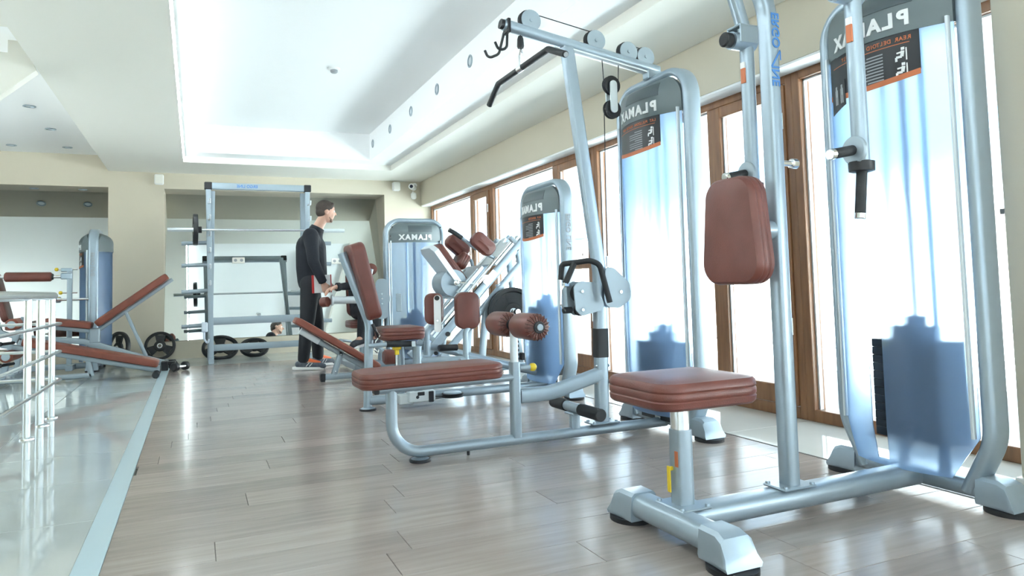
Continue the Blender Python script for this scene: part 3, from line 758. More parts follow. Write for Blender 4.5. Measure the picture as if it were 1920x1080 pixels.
for s in (-1, 1):
    ya = PY + s * .255 - .015
    ar = part(pm, 'swing_arm', 'silver', MB().sweep([(1.78, PY + s * .12, 2.10), (1.985, ya, 2.02), (2.05, ya, 1.82), (2.05, ya, 1.215)], circ(.028, 16), [0, .06, .12, 0]))
    part(ar, 'collar', 'black', MB().lathe([(.032, 0), (.041, .003), (.042, .034), (.032, .037)], (2.05, ya, 1.19), (0, 0, 1), 22))
    part(ar, 'lower_grip', 'rubber', MB().cyl((2.05, ya, 1.192), (2.032, ya, 1.052), .0175, n=14))
    part(ar, 'grip_tip', 'chrome', MB().cyl((2.032, ya, 1.052), (2.029, ya, 1.03), .0185, n=14, bev=.003))
    part(ar, 'grip_disc', 'silver_grey', MB().cyl((2.03, ya, 1.262), (2.012, ya, 1.262), .048, n=22, bev=.004))
    part(ar, 'side_grip', 'rubber', MB().cyl((2.012, ya, 1.262), (1.925, ya, 1.245), .0175, n=14))
    part(ar, 'grip_tip', 'chrome', MB().cyl((1.925, ya, 1.245), (1.905, ya, 1.241), .0185, n=14, bev=.003))
    part(ar, 'warning_sticker', 'orange', MB().box((2.018, ya - .016, 1.63), (2.0245, ya + .006, 1.69), 0), 0)
    part(ar, 'sticker_top', 'white', MB().box((2.018, ya - .016, 1.69), (2.0245, ya + .006, 1.715), 0), 0)
    br = part(ar, 'hinge_bracket', 'silver', MB().box((1.985, ya - .04, 1.785), (2.095, ya - .033, 1.86), .003).box((1.985, ya + .033, 1.785), (2.095, ya + .04, 1.86), .003).box((1.985, ya - .04, 1.853), (2.095, ya + .04, 1.862), .003).cyl((1.97, ya, 1.80), (2.08, ya, 1.80), .036, n=18))
    part(ar, 'bumper', 'rubber', MB().cyl((1.97, ya, 1.80), (1.93, ya, 1.80), .03, n=16, bev=.006))

# ------------------------------------------------------------------ lat pulldown with low row bench
LY = 3.40
lm = world_thing('lat_pulldown_machine', 'lat pulldown and low row machine with long brown bench and overhead boom', 'exercise machine', (1.9, LY, 0))
tower(lm, 2.47, LY + .01, 2.04, W=.72, title='LAT PULLDOWN SEATED ROW', stack_z=(.06, .50), nplates=14, side_text=False)
part(lm, 'base_tube', 'silver', MB().sweep([(.862, LY, .352), (.862, LY, .047), (2.45, LY, .047)], circ(.0275, 18), .15, n=10))
foot_pad(lm, 1.0, LY, .05, .02)
part(lm, 'levelling_screw', 'black', MB().cyl((1.25, LY, 0), (1.25, LY, .02), .008, n=8))
part(lm, 'bench_rail', 'silver', MB().sweep([(.80, LY, .357), (1.50, LY, .367)], rrect(.055, .035, .016, 3)))
part(lm, 'rail_plug', 'black', B((.775, LY - .026, .341), (.80, LY + .026, .375), .004))
part(lm, 'bench_pad', 'leather', MB().frame((1.05, LY, .378), (1, 0, .012), (0, 1, 0)).pad(rrect(.72, .30, .075, 6), .078, .02))
p2 = part(lm, 'roller_column', 'silver', MB().sweep([(1.515, LY, .06), (1.515, LY, .445)], rrect(.048, .058, .012, 3)))
rp = part(lm, 'roller_post', 'pale_metal', MB().sweep([(1.515, LY, .43), (1.515, LY, .64)], rrect(.034, .04, .008, 3)))
mbh = MB()
for k in range(5): mbh.cyl((1.537, LY - .004, .46 + k * .022), (1.5395, LY - .004, .46 + k * .022), .007, n=10)
part(rp, 'adjust_hole', 'black', mbh)
kn = part(p2, 'knob_stem', 'silver', MB().cyl((1.54, LY - .01, .412), (1.60, LY - .01, .412), .014, n=12))
part(kn, 'knob', 'yellow', MB().sphere((1.615, LY - .01, .412), .022, 9))
part(p2, 'latch', 'black', B((1.548, LY - .02, .452), (1.57, LY + .01, .49), .003))
ax = part(lm, 'roller_axle', 'chrome', MB().cyl((1.52, LY - .27, .635), (1.52, LY + .25, .635), .017, n=14))
for s in (-1, 1):
    a, b_ = (LY - .29, LY - .05) if s < 0 else (LY + .04, LY + .27)
    ro = part(lm, 'roller_pad', 'leather', MB().lathe([(.04, 0), (.058, .008), (.066, .03), (.067, (b_ - a) / 2), (.066, b_ - a - .03), (.058, b_ - a - .008), (.04, b_ - a)], (1.52, a, .635), (0, 1, 0), 26))
    pl = MB()
    for k in range(20):
        an = 2 * math.pi * k / 20; dx, dz = math.cos(an), math.sin(an)
        pl.sweep([(1.52 + dx * .028, a + .0, .635 + dz * .028), (1.52 + dx * .05, a - .003, .635 + dz * .05), (1.52 + dx * .066, a + .016, .635 + dz * .066)], circ(.0028, 5))
    part(ro, 'gathers', 'leather_dark', pl)
    part(ro, 'end_washer', 'black', MB().cyl((1.52, a - .001, .635), (1.52, a - .012, .635), .03, n=18, bev=.003))
    part(ro, 'axle_cap', 'silver_grey', MB().cyl((1.52, a - .012, .635), (1.52, a - .02, .635), .017, n=14, bev=.003))
part(lm, 'link_tube', 'silver', MB().sweep([(1.54, LY, .268), (1.72, LY, .268), (2.03, LY, .345)], rrect(.055, .075, .016, 3), .35, up=(0, 0, 1), n=8))
mpo = part(lm, 'main_post', 'silver', MB().sweep([(2.03, LY, .085), (2.045, LY, .90), (1.885, LY, 2.15)], rrect(.052, .07, .012, 3), .25, up=(1, 0, 0), n=8))
mbp = MB().box((1.945, LY - .05, .08), (2.115, LY + .05, .089), .003)
for a in (-1, 1):
    for b_ in (-1, 1): bolt(mbp, (2.03 + a * .068, LY + b_ * .036, .089), (0, 0, 1))
part(mpo, 'base_plate', 'silver', mbp)
mbb = MB()
for z_ in (.30, .39): bolt(mbb, (1.999, LY - .015, z_), (-1, 0, 0)); bolt(mbb, (2.070, LY - .015, z_), (1, 0, 0))
part(mpo, 'bolts', 'steel', mbb)
part(mpo, 'rubber_sleeve', 'black', MB().sweep([(2.036, LY, .435), (2.039, LY, .592)], rrect(.059, .077, .013, 3), up=(1, 0, 0)))
for s in (-1, 1):
    ro = part(lm, 'row_pulley_plate', 'silver_grey', MB().frame((0, LY + s * .042, 0), (1, 0, 0), (0, 0, 1)).prism([(p.x, p.y) for p in fillet([(1.855, .83, 0), (1.90, .855, 0), (2.0, .845, 0), (2.05, .70, 0), (1.90, .665, 0), (1.865, .70, 0)], .03, 4, True)], -.004, .004))
    rb = part(lm, 'rear_pulley_plate', 'silver_grey', MB().frame((0, LY + s * .042, 0), (1, 0, 0), (0, 0, 1)).prism([(p.x, p.y) for p in fillet([(2.06, .93, 0), (2.11, .925, 0), (2.21, .84, 0), (2.22, .75, 0), (2.14, .70, 0), (2.04, .71, 0)], .05, 5, True)], -.004, .004))
    mbb = MB()
    for q in ((1.905, .80), (1.905, .70)): bolt(mbb, (q[0], LY + s * .046, q[1]), (0, s, 0), .012)
    part(ro, 'bolts', 'steel', mbb)
    mbb = MB(); bolt(mbb, (2.15, LY + s * .046, .79), (0, s, 0), .012); part(rb, 'bolts', 'steel', mbb)
part(lm, 'row_pulley', 'black', MB().lathe([(.05, -.012), (.052, -.01), (.045, 0), (.052, .01), (.05, .012)], (1.915, LY, .79), (0, 1, 0), 22).lathe([(.035, -.012), (.03, 0), (.035, .012)], (1.915, LY, .70), (0, 1, 0), 18))
part(lm, 'rear_pulley', 'black', MB().lathe([(.05, -.012), (.052, -.01), (.045, 0), (.052, .01), (.05, .012)], (2.15, LY, .79), (0, 1, 0), 22))
part(lm, 'rear_stop', 'silver_grey', MB().cyl((2.215, LY, .79), (2.24, LY, .79), .012, n=10))
hd = part(lm, 'row_handle', 'rubber', MB().sweep([(1.835, LY + .06, .865), (1.84, LY + .05, .95), (1.95, LY - .06, .965), (2.0, LY - .08, .945), (2.045, LY - .10, .735)], circ(.0155, 12), [0, .02, .05, .05, 0]).sweep([(1.89, LY, .955), (1.83, LY, .845)], circ(.017, 10)))
part(hd, 'clip', 'chrome', MB().sweep([(1.83, LY, .845), (1.805, LY, .81), (1.80, LY, .73), (1.82, LY, .70)], circ(.006, 8), .02).box((1.815, LY - .014, .825), (1.85, LY + .014, .85), .004))
part(hd, 'stop_ball', 'rubber', MB().cyl((1.81, LY, .70), (1.865, LY, .70), .018, n=12, bev=.004))
fb = part(lm, 'footrest_stem', 'silver', MB().sweep([(1.86, LY, .07), (1.86, LY, .15)], rrect(.05, .04, .008, 2)).box((1.825, LY - .05, .143), (1.895, LY + .05, .155), .004))
part(lm, 'footrest_bar', 'silver', MB().cyl((1.86, LY - .20, .178), (1.86, LY + .19, .178), .026, n=18))
for a, b_ in ((LY - .28, LY - .075), (LY + .085, LY + .24)): part(lm, 'foot_grip', 'rubber', MB().cyl((1.86, a, .178), (1.86, b_, .178), .032, n=18, bev=.004))
# boom with pulleys
B0, B1 = Vector((1.505, LY, 2.232)), Vector((2.49, LY, 2.078)); bd = (B1 - B0).normalized(); bn = Vector((-bd.z, 0, bd.x))
bm_ = part(lm, 'boom', 'silver', MB().sweep([B0, B1], rrect(.06, .058, .024, 3)))
part(bm_, 'end_plug', 'black', MB().sweep([B0 - bd * .02, B0], rrect(.055, .05, .022, 3)))
part(bm_, 'under_plate', 'pale_metal', MB().sweep([B0 + bd * .36 - bn * .03, B0 + bd * .95 - bn * .03], rrect(.05, .012, .004, 2)))
mbj = MB().box((2.40, LY - .03, 2.02), (2.50, LY + .03, 2.075), .006)
part(bm_, 'tower_joint', 'silver', mbj)
part(bm_, 'slot', 'black', MB().sweep([B0 + bd * .22 + bn * .0262, B0 + bd * .36 + bn * .0262], rrect(.012, .002, .0008, 1)))
for (px_, pz_) in ((1.651, 2.270), (2.056, 2.208), (2.271, 2.166), (2.388, 2.148)):
    pu = part(lm, 'pulley', 'black', MB().lathe([(.052, -.013), (.058, -.011), (.05, 0), (.058, .011), (.052, .013)], (px_, LY, pz_), (0, 1, 0), 24))
    for s in (-1, 1):
        part(pu, 'pulley_cover', 'silver_grey', MB().cyl((px_ + .01, LY + s * .016, pz_), (px_ + .01, LY + s * .020, pz_), .058, n=26).cyl((px_ + .01, LY + s * .020, pz_), (px_ + .01, LY + s * .026, pz_), .010, n=8))
cb_ = MB()
def cable(p, q, r=.0028): cb_.cyl(p, q, r, n=6)
cable((1.66, LY, 2.318), (2.05, LY, 2.258)); cable((2.28, LY, 2.214), (2.38, LY, 2.198))
cable((2.105, LY, 2.20), (2.118, LY, 1.965)); cable((2.222, LY, 2.16), (2.212, LY, 1.965))
cable((2.113, LY, 1.822), (2.10, LY, .99)); cable((2.216, LY, 1.822), (2.205, LY, .80)); cable((1.602, LY, 2.27), (1.602, LY, 2.175))
part(lm, 'cable', 'black', cb_)
part(lm, 'cable_end', 'chrome', MB().cyl((2.10, LY, .99), (2.10, LY, .93), .008, n=10))
dl = part(lm, 'floating_pulley', 'pale_metal', MB().frame((2.165, LY - .024, 1.893), (1, 0, 0), (0, 0, 1)).prism(rrect(.045, .185, .022, 5), -.004, .004).frame((2.165, LY + .024, 1.893), (1, 0, 0), (0, 0, 1)).prism(rrect(.045, .185, .022, 5), -.004, .004))
for z_ in (1.963, 1.824): part(dl, 'wheel', 'black', MB().lathe([(.05, -.014), (.054, -.011), (.046, 0), (.054, .011), (.05, .014)], (2.165, LY, z_), (0, 1, 0), 26))
part(lm, 'bar_hook', 'black', MB().box((1.515, LY - .034, 2.185), (1.535, LY + .034, 2.262), .004).sweep([(1.535, LY + .02, 2.20), (1.53, LY + .02, 2.11), (1.49, LY + .04, 2.105), (1.475, LY + .05, 2.15)], circ(.0075, 8), .03).sweep([(1.52, LY + .03, 2.20), (1.50, LY + .06, 2.09), (1.45, LY + .09, 2.07), (1.435, LY + .10, 2.115)], circ(.0075, 8), .03))
part(lm, 'cable_stopper', 'rubber', MB().lathe([(.016, 0), (.019, .01), (.017, .05), (.012, .065)], (1.602, LY, 2.115), (0, 0, 1), 14))
part(lm, 'carabiner', 'chrome', MB().sweep([(1.602, LY, 2.115), (1.602, LY + .018, 2.08), (1.602, LY + .012, 2.03), (1.602, LY, 2.018), (1.602, LY - .012, 2.03), (1.602, LY - .018, 2.08), (1.602, LY, 2.115)], circ(.004, 8), .01))
lb = part(lm, 'pulldown_bar', 'rubber', MB().sweep([(1.60, LY - .50, 1.925), (1.60, LY - .325, 2.005), (1.60, LY + .31, 2.005), (1.60, LY + .455, 1.915)], circ(.0165, 14), .04, up=(1, 0, 0)))
part(lb, 'bar_eye', 'chrome', MB().cyl((1.60, LY - .028, 2.005), (1.60, LY + .028, 2.005), .019, n=14).box((1.594, LY - .012, 2.02), (1.606, LY + .012, 2.04), .003))
part(lb, 'bar_end', 'chrome', MB().cyl((1.60, LY - .50, 1.925), (1.60, LY - .506, 1.922), .0125, n=12))

# ------------------------------------------------------------------ hip machine (abductor / adductor)
AY = 5.0
am = world_thing('hip_machine', 'seated hip machine with leaning brown backrest, thigh pads and low weight tower', 'exercise machine', (1.8, AY, 0))
tower(am, 2.53, AY, 1.65, W=.76, title='HIP ADDUCTOR', stack_z=(.15, .67), nplates=14)
part(am, 'back_post', 'silver', MB().sweep([(.935, AY, 1.10), (1.118, AY, .60), (1.10, AY, .02)], circ(.031, 16), .2, up=(0, 1, 0), n=8))
foot_pad(am, 1.10, AY, .055, .022)
bdir = Vector((.135, 0, -.52)).normalized()
part(am, 'backrest', 'leather', MB().frame((1.028, AY, .885), -bdir, (0, -1, 0)).pad([(p.x, p.y) for p in fillet([(-.275, -.115, 0), (.275, -.15, 0), (.275, .15, 0), (-.275, .115, 0)], .06, 6, True)], .105, .026, seams=False))
part(am, 'belt_clip', 'black', MB().sweep([(1.13, AY - .05, .60), (1.15, AY - .055, .55)], circ(.012, 8)).sweep([(1.15, AY - .055, .55), (1.17, AY - .06, .50)], circ(.006, 8)))
part(am, 'belt_hook', 'chrome', MB().sweep([(1.15, AY - .06, .56), (1.185, AY - .06, .52), (1.15, AY - .06, .48), (1.14, AY - .06, .42), (1.16, AY - .06, .39), (1.17, AY - .06, .42)], circ(.005, 8), .015))
part(am, 'seat', 'leather', MB().at((1.335, AY, .48)).pad(rrect(.31, .34, .07, 6), .092, .022))
part(am, 'seat_post', 'silver', MB().sweep([(1.335, AY, .05), (1.335, AY, .48)], circ(.032, 16)))
gs = part(am, 'grip_bar', 'silver', MB().sweep([(1.08, AY - .14, .455), (1.22, AY - .16, .462), (1.40, AY - .16, .455)], circ(.016, 12), .05))
part(gs, 'grip', 'rubber', MB().cyl((1.20, AY - .16, .462), (1.405, AY - .16, .456), .021, n=14))
part(gs, 'grip_end', 'pale_metal', B((1.372, AY - .184, .437), (1.400, AY - .179, .475), .002))
lv = part(am, 'seat_lever', 'steel', MB().cyl((1.285, AY - .11, .20), (1.285, AY - .11, .42), .008, n=10))
part(lv, 'lever_knob', 'yellow', MB().box((1.255, AY - .125, .415), (1.315, AY - .095, .44), .006).box((1.27, AY - .12, .38), (1.30, AY - .10, .416), .004))
part(am, 'arm_column', 'silver', MB().sweep([(1.435, AY - .10, .10), (1.435, AY - .10, .43)], circ(.033, 16)))
part(am, 'arm_beam', 'silver', MB().sweep([(1.44, AY - .10, .325), (1.76, AY - .10, .315), (2.05, AY - .08, .27), (2.48, AY, .15)], circ(.028, 14), .15))
mbb = MB(); bolt(mbb, (1.74, AY - .128, .317), (0, -1, 0), .012, .005); part(am, 'beam_bolt', 'steel', mbb)
part(am, 'rear_beam', 'silver', MB().sweep([(1.40, AY + .12, .42), (1.62, AY + .12, .40), (2.46, AY + .12, .16)], circ(.026, 12), .15))
for (x_, yv, zb_, zt_, xp) in ((1.555, AY + .06, .42, .53, 1.60), (1.80, AY - .10, .32, .53, 1.84)):
    ta = part(am, 'thigh_arm', 'silver', MB().sweep([(x_, yv, zb_ - .06), (x_, yv, zt_), (xp + .03, yv + .03, zt_ + .02)], circ(.021, 12), .05).cyl((x_, yv, zb_ - .07), (x_, yv, zb_ + .03), .027, n=14))
part(am, 'thigh_pad', 'leather', MB().frame((1.585, AY + .06, .684), (.55, -.83, 0), (0, 0, 1)).at((1.585, AY + .03, .684)).frame((1.60, AY + .08, .684), (-.62, .78, 0), (0, 0, 1)).pad(rrect(.14, .235, .055, 5), .075, .02))
part(am, 'thigh_pad', 'leather', MB().frame((1.83, AY - .03, .668), (1, -.10, 0), (0, 0, 1)).pad(rrect(.18, .27, .06, 6), .085, .02))
wp = part(am, 'range_plate', 'white', MB().frame((1.616, AY - .02, .65), (1, -.3, 0), (0, 0, 1)).prism(rrect(.052, .27, .024, 5), -.006, .006))
part(wp, 'plate_knob', 'black', MB().cyl((1.61, AY - .03, .765), (1.605, AY - .05, .765), .018, n=14))
mbb = MB(); bolt(mbb, (1.613, AY - .026, .60), (-.28, -.95, 0), .009, .004); part(wp, 'plate_bolt', 'steel', mbb)
part(am, 'side_grip', 'rubber', MB().cyl((1.64, AY + .05, .395), (1.79, AY + .05, .392), .024, n=14, bev=.006))
part(am, 'base_rail', 'silver', MB().sweep([(1.11, AY, .066), (2.53, AY, .066)], rrect(.07, .06, .02, 3)))
mc = part(am, 'cam_box', 'pale_metal', MB().box((1.36, AY - .14, .045), (1.55, AY - .05, .12), .006).box((1.30, AY - .10, .03), (1.40, AY - .02, .10), .006))
part(mc, 'cam_block', 'black', MB().box((1.50, AY - .15, .04), (1.535, AY - .135, .115), .003).box((1.42, AY - .145, .09), (1.47, AY - .139, .115), .002))
mbb = MB(); bolt(mbb, (1.42, AY - .14, .08), (0, -1, 0), .012, .006); part(mc, 'cam_bolt', 'black', mbb)
rl = part(am, 'cable_wheel', 'black', MB().lathe([(.075, 0), (.08, .006), (.07, .014), (.08, .022), (.075, .028)], (1.69, AY - .10, .055), (0, 0, 1), 24))
part(rl, 'wheel_cover', 'silver', MB().lathe([(.066, .028), (.06, .036), (.02, .038)], (1.69, AY - .10, .055), (0, 0, 1), 22))
part(rl, 'cable', 'black', MB().cyl((1.535, AY - .12, .075), (1.65, AY - .17, .07), .003, n=6))

# ------------------------------------------------------------------ hack squat / leg press sled
HY = 6.4
hm = world_thing('hack_squat_machine', 'inclined sled leg press with brown shoulder pads and loaded black plates', 'exercise machine', (2.4, HY, 0))
A0, A1 = Vector((1.86, 0, .20)), Vector((2.97, 0, 1.36)); rd = (A1 - A0).normalized(); rn = Vector((-rd.z, 0, rd.x))
def hp(a, n_, y): return A0 + rd * a + rn * n_ + Vector((0, HY + y, 0))
for s in (-1, 1):
    rr = part(hm, 'rail', 'silver', MB().sweep([hp(0, 0, s * .20), hp(1.56, 0, s * .20)], rrect(.05, .075, .012, 3), up=rn))
    part(rr, 'guide_rod', 'chrome', MB().cyl(hp(.15, .075, s * .17), hp(1.45, .075, s * .17), .017, n=12))
    part(rr, 'rod_clamp', 'silver_grey', MB().sweep([hp(1.42, .02, s * .19), hp(1.42, .11, s * .18)], rrect(.05, .04, .006, 2)).sweep([hp(.2, .02, s * .19), hp(.2, .11, s * .18)], rrect(.05, .04, .006, 2)))
    part(hm, 'lower_rail', 'silver', MB().sweep([hp(.02, -.13, s * .20), hp(1.30, -.13, s * .20), hp(1.38, -.02, s * .20)], rrect(.05, .06, .012, 3), .04, up=rn))
    part(hm, 'leg', 'silver', MB().sweep([hp(.75, -.15, s * .2), (2.42, HY + s * .2, .02)], rrect(.05, .06, .012, 3), up=(1, 0, 0)))
    part(hm, 'leg', 'silver', MB().sweep([(3.02, HY + s * .2, .02), (2.90, HY + s * .2, 1.22)], rrect(.05, .06, .012, 3), up=(1, 0, 0)))
    foot_pad(hm, 2.42, HY + s * .2, .045, .02); foot_pad(hm, 3.02, HY + s * .2, .045, .02)
part(hm, 'base_rail', 'silver', MB().sweep([(1.80, HY, .055), (3.04, HY, .055)], rrect(.07, .06, .015, 3)).sweep([(1.86, HY - .28, .055), (1.86, HY + .28, .055)], rrect(.07, .06, .015, 3)))
part(hm, 'top_plate', 'pale_metal', MB().frame(hp(1.30, .05, 0), (0, 1, 0), rd).prism([(-.20, -.18), (.20, -.18), (.20, .19), (.13, .20), (.09, .12), (-.09, .12), (-.13, .20), (-.20, .19)], -.012, .012))
part(hm, 'sled', 'pale_metal', MB().frame(hp(.82, .12, 0), (0, 1, 0), rd).prism(rrect(.44, .40, .03, 3), -.03, .0).box((-.20, -.15, -.045), (-.14, .15, -.03), .004).box((.14, -.15, -.045), (.20, .15, -.03), .004))
# upright backing plate with the back pad
bd2 = Vector((.30, 0, -.40)).normalized()
part(hm, 'backing_plate', 'pale_metal', MB().frame((2.155, HY, 1.035), (0, 1, 0), -bd2).prism([(-.17, -.22), (.17, -.22), (.20, .20), (.14, .25), (-.14, .25), (-.20, .20)], -.05, .0))
part(hm, 'side_disc', 'silver_grey', MB().frame((2.19, HY - .02, .88), (1, 0, 0), (0, 0, 1)).prism(circ(.125, 24), -.14, .14))
part(hm, 'back_pad', 'leather', MB().frame((2.165, HY, 1.03), (0, 1, 0), -bd2).pad([(p.x, p.y) for p in fillet([(-.13, -.24, 0), (.13, -.24, 0), (.14, .23, 0), (-.14, .23, 0)], .05, 5, True)], .075, .02))
part(hm, 'head_pad', 'leather', MB().frame((2.36, HY, 1.06), (0, -1, 0), (.55, 0, .83)).pad(rrect(.24, .16, .05, 5), .10, .024))
for s, xx in ((-1, 2.45), (1, 2.30)):
    yy = HY + s * .14
    sp_ = part(hm, 'shoulder_pad', 'leather', MB().frame((xx, yy - .055, 1.235), (.76, 0, -.65), (.65, 0, .76)).pad(rrect(.25, .15, .06, 6), .11, .028, seams=False))
    part(sp_, 'pad_arm', 'silver', MB().sweep([(xx + .05, yy, 1.16), (xx + .18, yy, 1.10), (xx + .20, yy, 1.0), (xx + .13, yy, .95)], circ(.018, 12), .05))
hg = part(hm, 'grip_arm', 'silver', MB().sweep([(2.40, HY - .21, 1.19), (2.24, HY - .21, 1.31)], circ(.017, 12)))
part(hg, 'grip', 'rubber', MB().sweep([(2.26, HY - .21, 1.295), (2.20, HY - .21, 1.335), (2.135, HY - .21, 1.37)], circ(.021, 12), .05))
part(hm, 'lock_knob', 'chrome', MB().sphere((2.20, HY - .20, .88), .03, 9).sweep([(2.21, HY - .19, .88), (2.36, HY - .19, .87)], circ(.014, 10)))
part(hm, 'side_plate', 'white', MB().frame(hp(.98, .02, -.232), rd, rn).prism(rrect(.16, .06, .01, 3), -.004, .004))
part(hm, 'rubber_track', 'black', MB().sweep([hp(.35, .042, -.20), hp(.95, .042, -.20)], rrect(.02, .008, .002, 2), up=rn))
part(hm, 'stop_bolts', 'black', MB().cyl(hp(.32, -.02, -.24), hp(.32, -.02, -.225), .022, n=10).cyl(hp(.5, -.11, -.24), hp(.5, -.11, -.225), .022, n=10).cyl(hp(.12, -.05, -.24), hp(.12, -.05, -.225), .018, n=10))
hn = part(hm, 'weight_horn', 'chrome', MB().cyl((2.70, HY - .46, .60), (2.70, HY - .20, .60), .024, n=16))
weight_disc(None, 'weight_plate', (2.70, HY - .30, .60), (-.25, -1, .02), .225, .045, 'black weight plate on the sled horn, inner one next to the rail', 'weight plate', 'black weight plates', web=True)
weight_disc(None, 'weight_plate', (2.695, HY - .355, .60), (-.25, -1, .02), .225, .045, 'black weight plate on the sled horn, outer one behind the roller pads', 'weight plate', 'black weight plates', web=True)
part(hm, 'horn_bracket', 'silver', MB().sweep([(2.70, HY - .20, .60), (2.62, HY - .2, .86)], rrect(.06, .04, .01, 2), up=(0, 1, 0)))

# ------------------------------------------------------------------ leg machine facing the camera (tower with the front to the room)
TY = 7.5
tm_ = world_thing('leg_extension_machine', 'leg extension machine with low tower showing its frosted front, behind the sled', 'exercise machine', (2.19, TY, 0))
tower(tm_, 2.19, TY + .02, 1.605, rot=90, W=.69, label=False, stack_z=(.14, .52), nplates=12, side_text=False)
part(tm_, 'access_slot', 'silver_grey', MB().box((1.945, TY - .118, .60), (2.0, TY - .108, .79), .003))
mbb = MB()
for q in ((1.92, 1.50), (2.46, 1.50), (1.90, 1.40)): bolt(mbb, (q[0], TY - .085, q[1]), (0, -1, 0), .009, .006)
part(tm_, 'cap_screws', 'black', mbb)
part(tm_, 'frame_beam', 'silver', MB().sweep([(2.19, TY, .06), (1.50, TY, .06)], rrect(.08, .07, .02, 3)).sweep([(1.50, TY - .3, .06), (1.50, TY + .55, .06)], rrect(.08, .07, .02, 3)))
part(tm_, 'seat_column', 'silver', MB().sweep([(1.69, TY + .35, .06), (1.69, TY + .35, .43)], rrect(.08, .08, .015, 3)).sweep([(1.69, TY + .35, .10), (1.50, TY + .35, .06)], rrect(.06, .06, .015, 3)))
part(tm_, 'seat', 'leather', MB().at((1.69, TY + .30, .43)).pad(rrect(.36, .40, .07, 5), .08, .02))
part(tm_, 'backrest', 'leather', MB().frame((1.69, TY + .55, .80), (1, 0, 0), (0, .15, 1)).pad(rrect(.30, .52, .07, 5), .07, .02))
part(tm_, 'back_post', 'silver', MB().sweep([(1.69, TY + .58, .95), (1.69, TY + .45, .40), (1.69, TY + .35, .36)], circ(.03, 12), .05))
ar_ = part(tm_, 'lever_arm', 'pale_metal', MB().cyl((1.285, TY - .10, .742), (1.62, TY - .10, .735), .038, n=18).cyl((1.27, TY - .10, .742), (1.29, TY - .10, .742), .055, n=22, bev=.004))
part(ar_, 'roller_pad', 'leather', MB().cyl((1.245, TY - .10, .728), (1.18, TY - .04, .722), .052, n=20, bev=.012))
part(ar_, 'arm_post', 'silver', MB().sweep([(1.60, TY - .10, .735), (1.62, TY + .02, .5), (1.62, TY, .06)], circ(.028, 12), .06))
part(tm_, 'cam_plate', 'silver_grey', MB().frame((1.79, TY - .12, .74), (1, 0, 0), (0, 0, 1)).prism(circ(.085, 24), -.006, .006).prism(rrect(.13, .42, .05, 4), -.005, .0))
mbb = MB()
for dz in (-.05, 0, .05): bolt(mbb, (1.79, TY - .126, .74 + dz), (0, -1, 0), .013, .006)
part(tm_, 'cam_bolts', 'steel', mbb)
part(tm_, 'cam_post', 'silver', MB().sweep([(1.79, TY - .08, .74), (1.79, TY, .06)], circ(.026, 12)))
rl2 = part(tm_, 'hold_down_roller', 'leather', MB().lathe([(.03, 0), (.06, .006), (.065, .05), (.06, .20), (.03, .206)], (1.675, TY - .16, 1.05), (0, 1, 0), 22))
part(rl2, 'roller_arm', 'silver', MB().sweep([(1.675, TY - .165, 1.05), (1.66, TY - .17, 1.0), (1.63, TY - .12, .75)], circ(.021, 12), .03))
part(tm_, 'side_handle', 'silver', MB().sweep([(1.50, TY + .1, .30), (1.36, TY - .05, .33), (1.36, TY - .15, .33)], circ(.014, 10), .03))
part(tm_, 'ankle_roller', 'leather', MB().cyl((1.72, TY - .42, .16), (1.90, TY - .42, .16), .075, n=20, bev=.02))
part(tm_, 'ankle_arm', 'silver_grey', MB().sweep([(1.81, TY - .42, .16), (1.70, TY - .2, .25), (1.62, TY, .35)], rrect(.05, .04, .01, 2), .05))

# ------------------------------------------------------------------ incline bench with dark frame
IYB = 6.8
ib = world_thing('incline_bench', 'brown incline sit up bench on a grey frame beside the standing man', 'bench', (1.25, IYB, 0))
P0, P1 = Vector((.83, IYB, .585)), Vector((1.60, IYB, .10)); dv = (P1 - P0).normalized(); nv = Vector((-dv.z, 0, dv.x))
part(ib, 'bench_pad', 'leather_red', MB().frame((P0 + P1) / 2 - nv * .03, dv, (0, 1, 0)).pad(rrect(.90, .28, .05, 5), .062, .018, seams=False))
part(ib, 'top_rail', 'silver_grey', MB().sweep([P0 + dv * .14 - nv * .065, P1 - nv * .06 + dv * .02], rrect(.06, .05, .008, 2)))
part(ib, 'rail_sleeve', 'pale_metal', MB().sweep([P0 + dv * .10 - nv * .062, P0 + dv * .30 - nv * .065], rrect(.066, .056, .008, 2)))
lg = part(ib, 'front_leg', 'silver_grey', MB().sweep([(1.26, IYB, .29), (1.185, IYB, .06)], rrect(.06, .05, .008, 2), up=(1, 0, 0)))
mbb = MB(); bolt(mbb, (1.245, IYB - .03, .24), (0, -1, 0)); bolt(mbb, (1.195, IYB - .03, .09), (0, -1, 0)); part(lg, 'bolts', 'steel', mbb)
fb_ = part(ib, 'foot_bar', 'silver_grey', MB().sweep([(1.10, IYB, .04), (1.64, IYB, .04)], rrect(.06, .055, .008, 2)))
part(ib, 'end_plug', 'black', B((1.055, IYB - .033, .010), (1.105, IYB + .033, .072), .006))
part(ib, 'cross_foot', 'silver_grey', MB().sweep([(1.62, IYB - .2, .03), (1.62, IYB + .2, .03)], rrect(.06, .05, .008, 2)))
part(ib, 'floor_pad', 'black', MB().box((1.06, IYB - .03, 0), (1.10, IYB + .03, .012), .002).box((1.59, IYB - .2, 0), (1.65, IYB - .16, .008), .001).box((1.59, IYB + .16, 0), (1.65, IYB + .2, .008), .001))

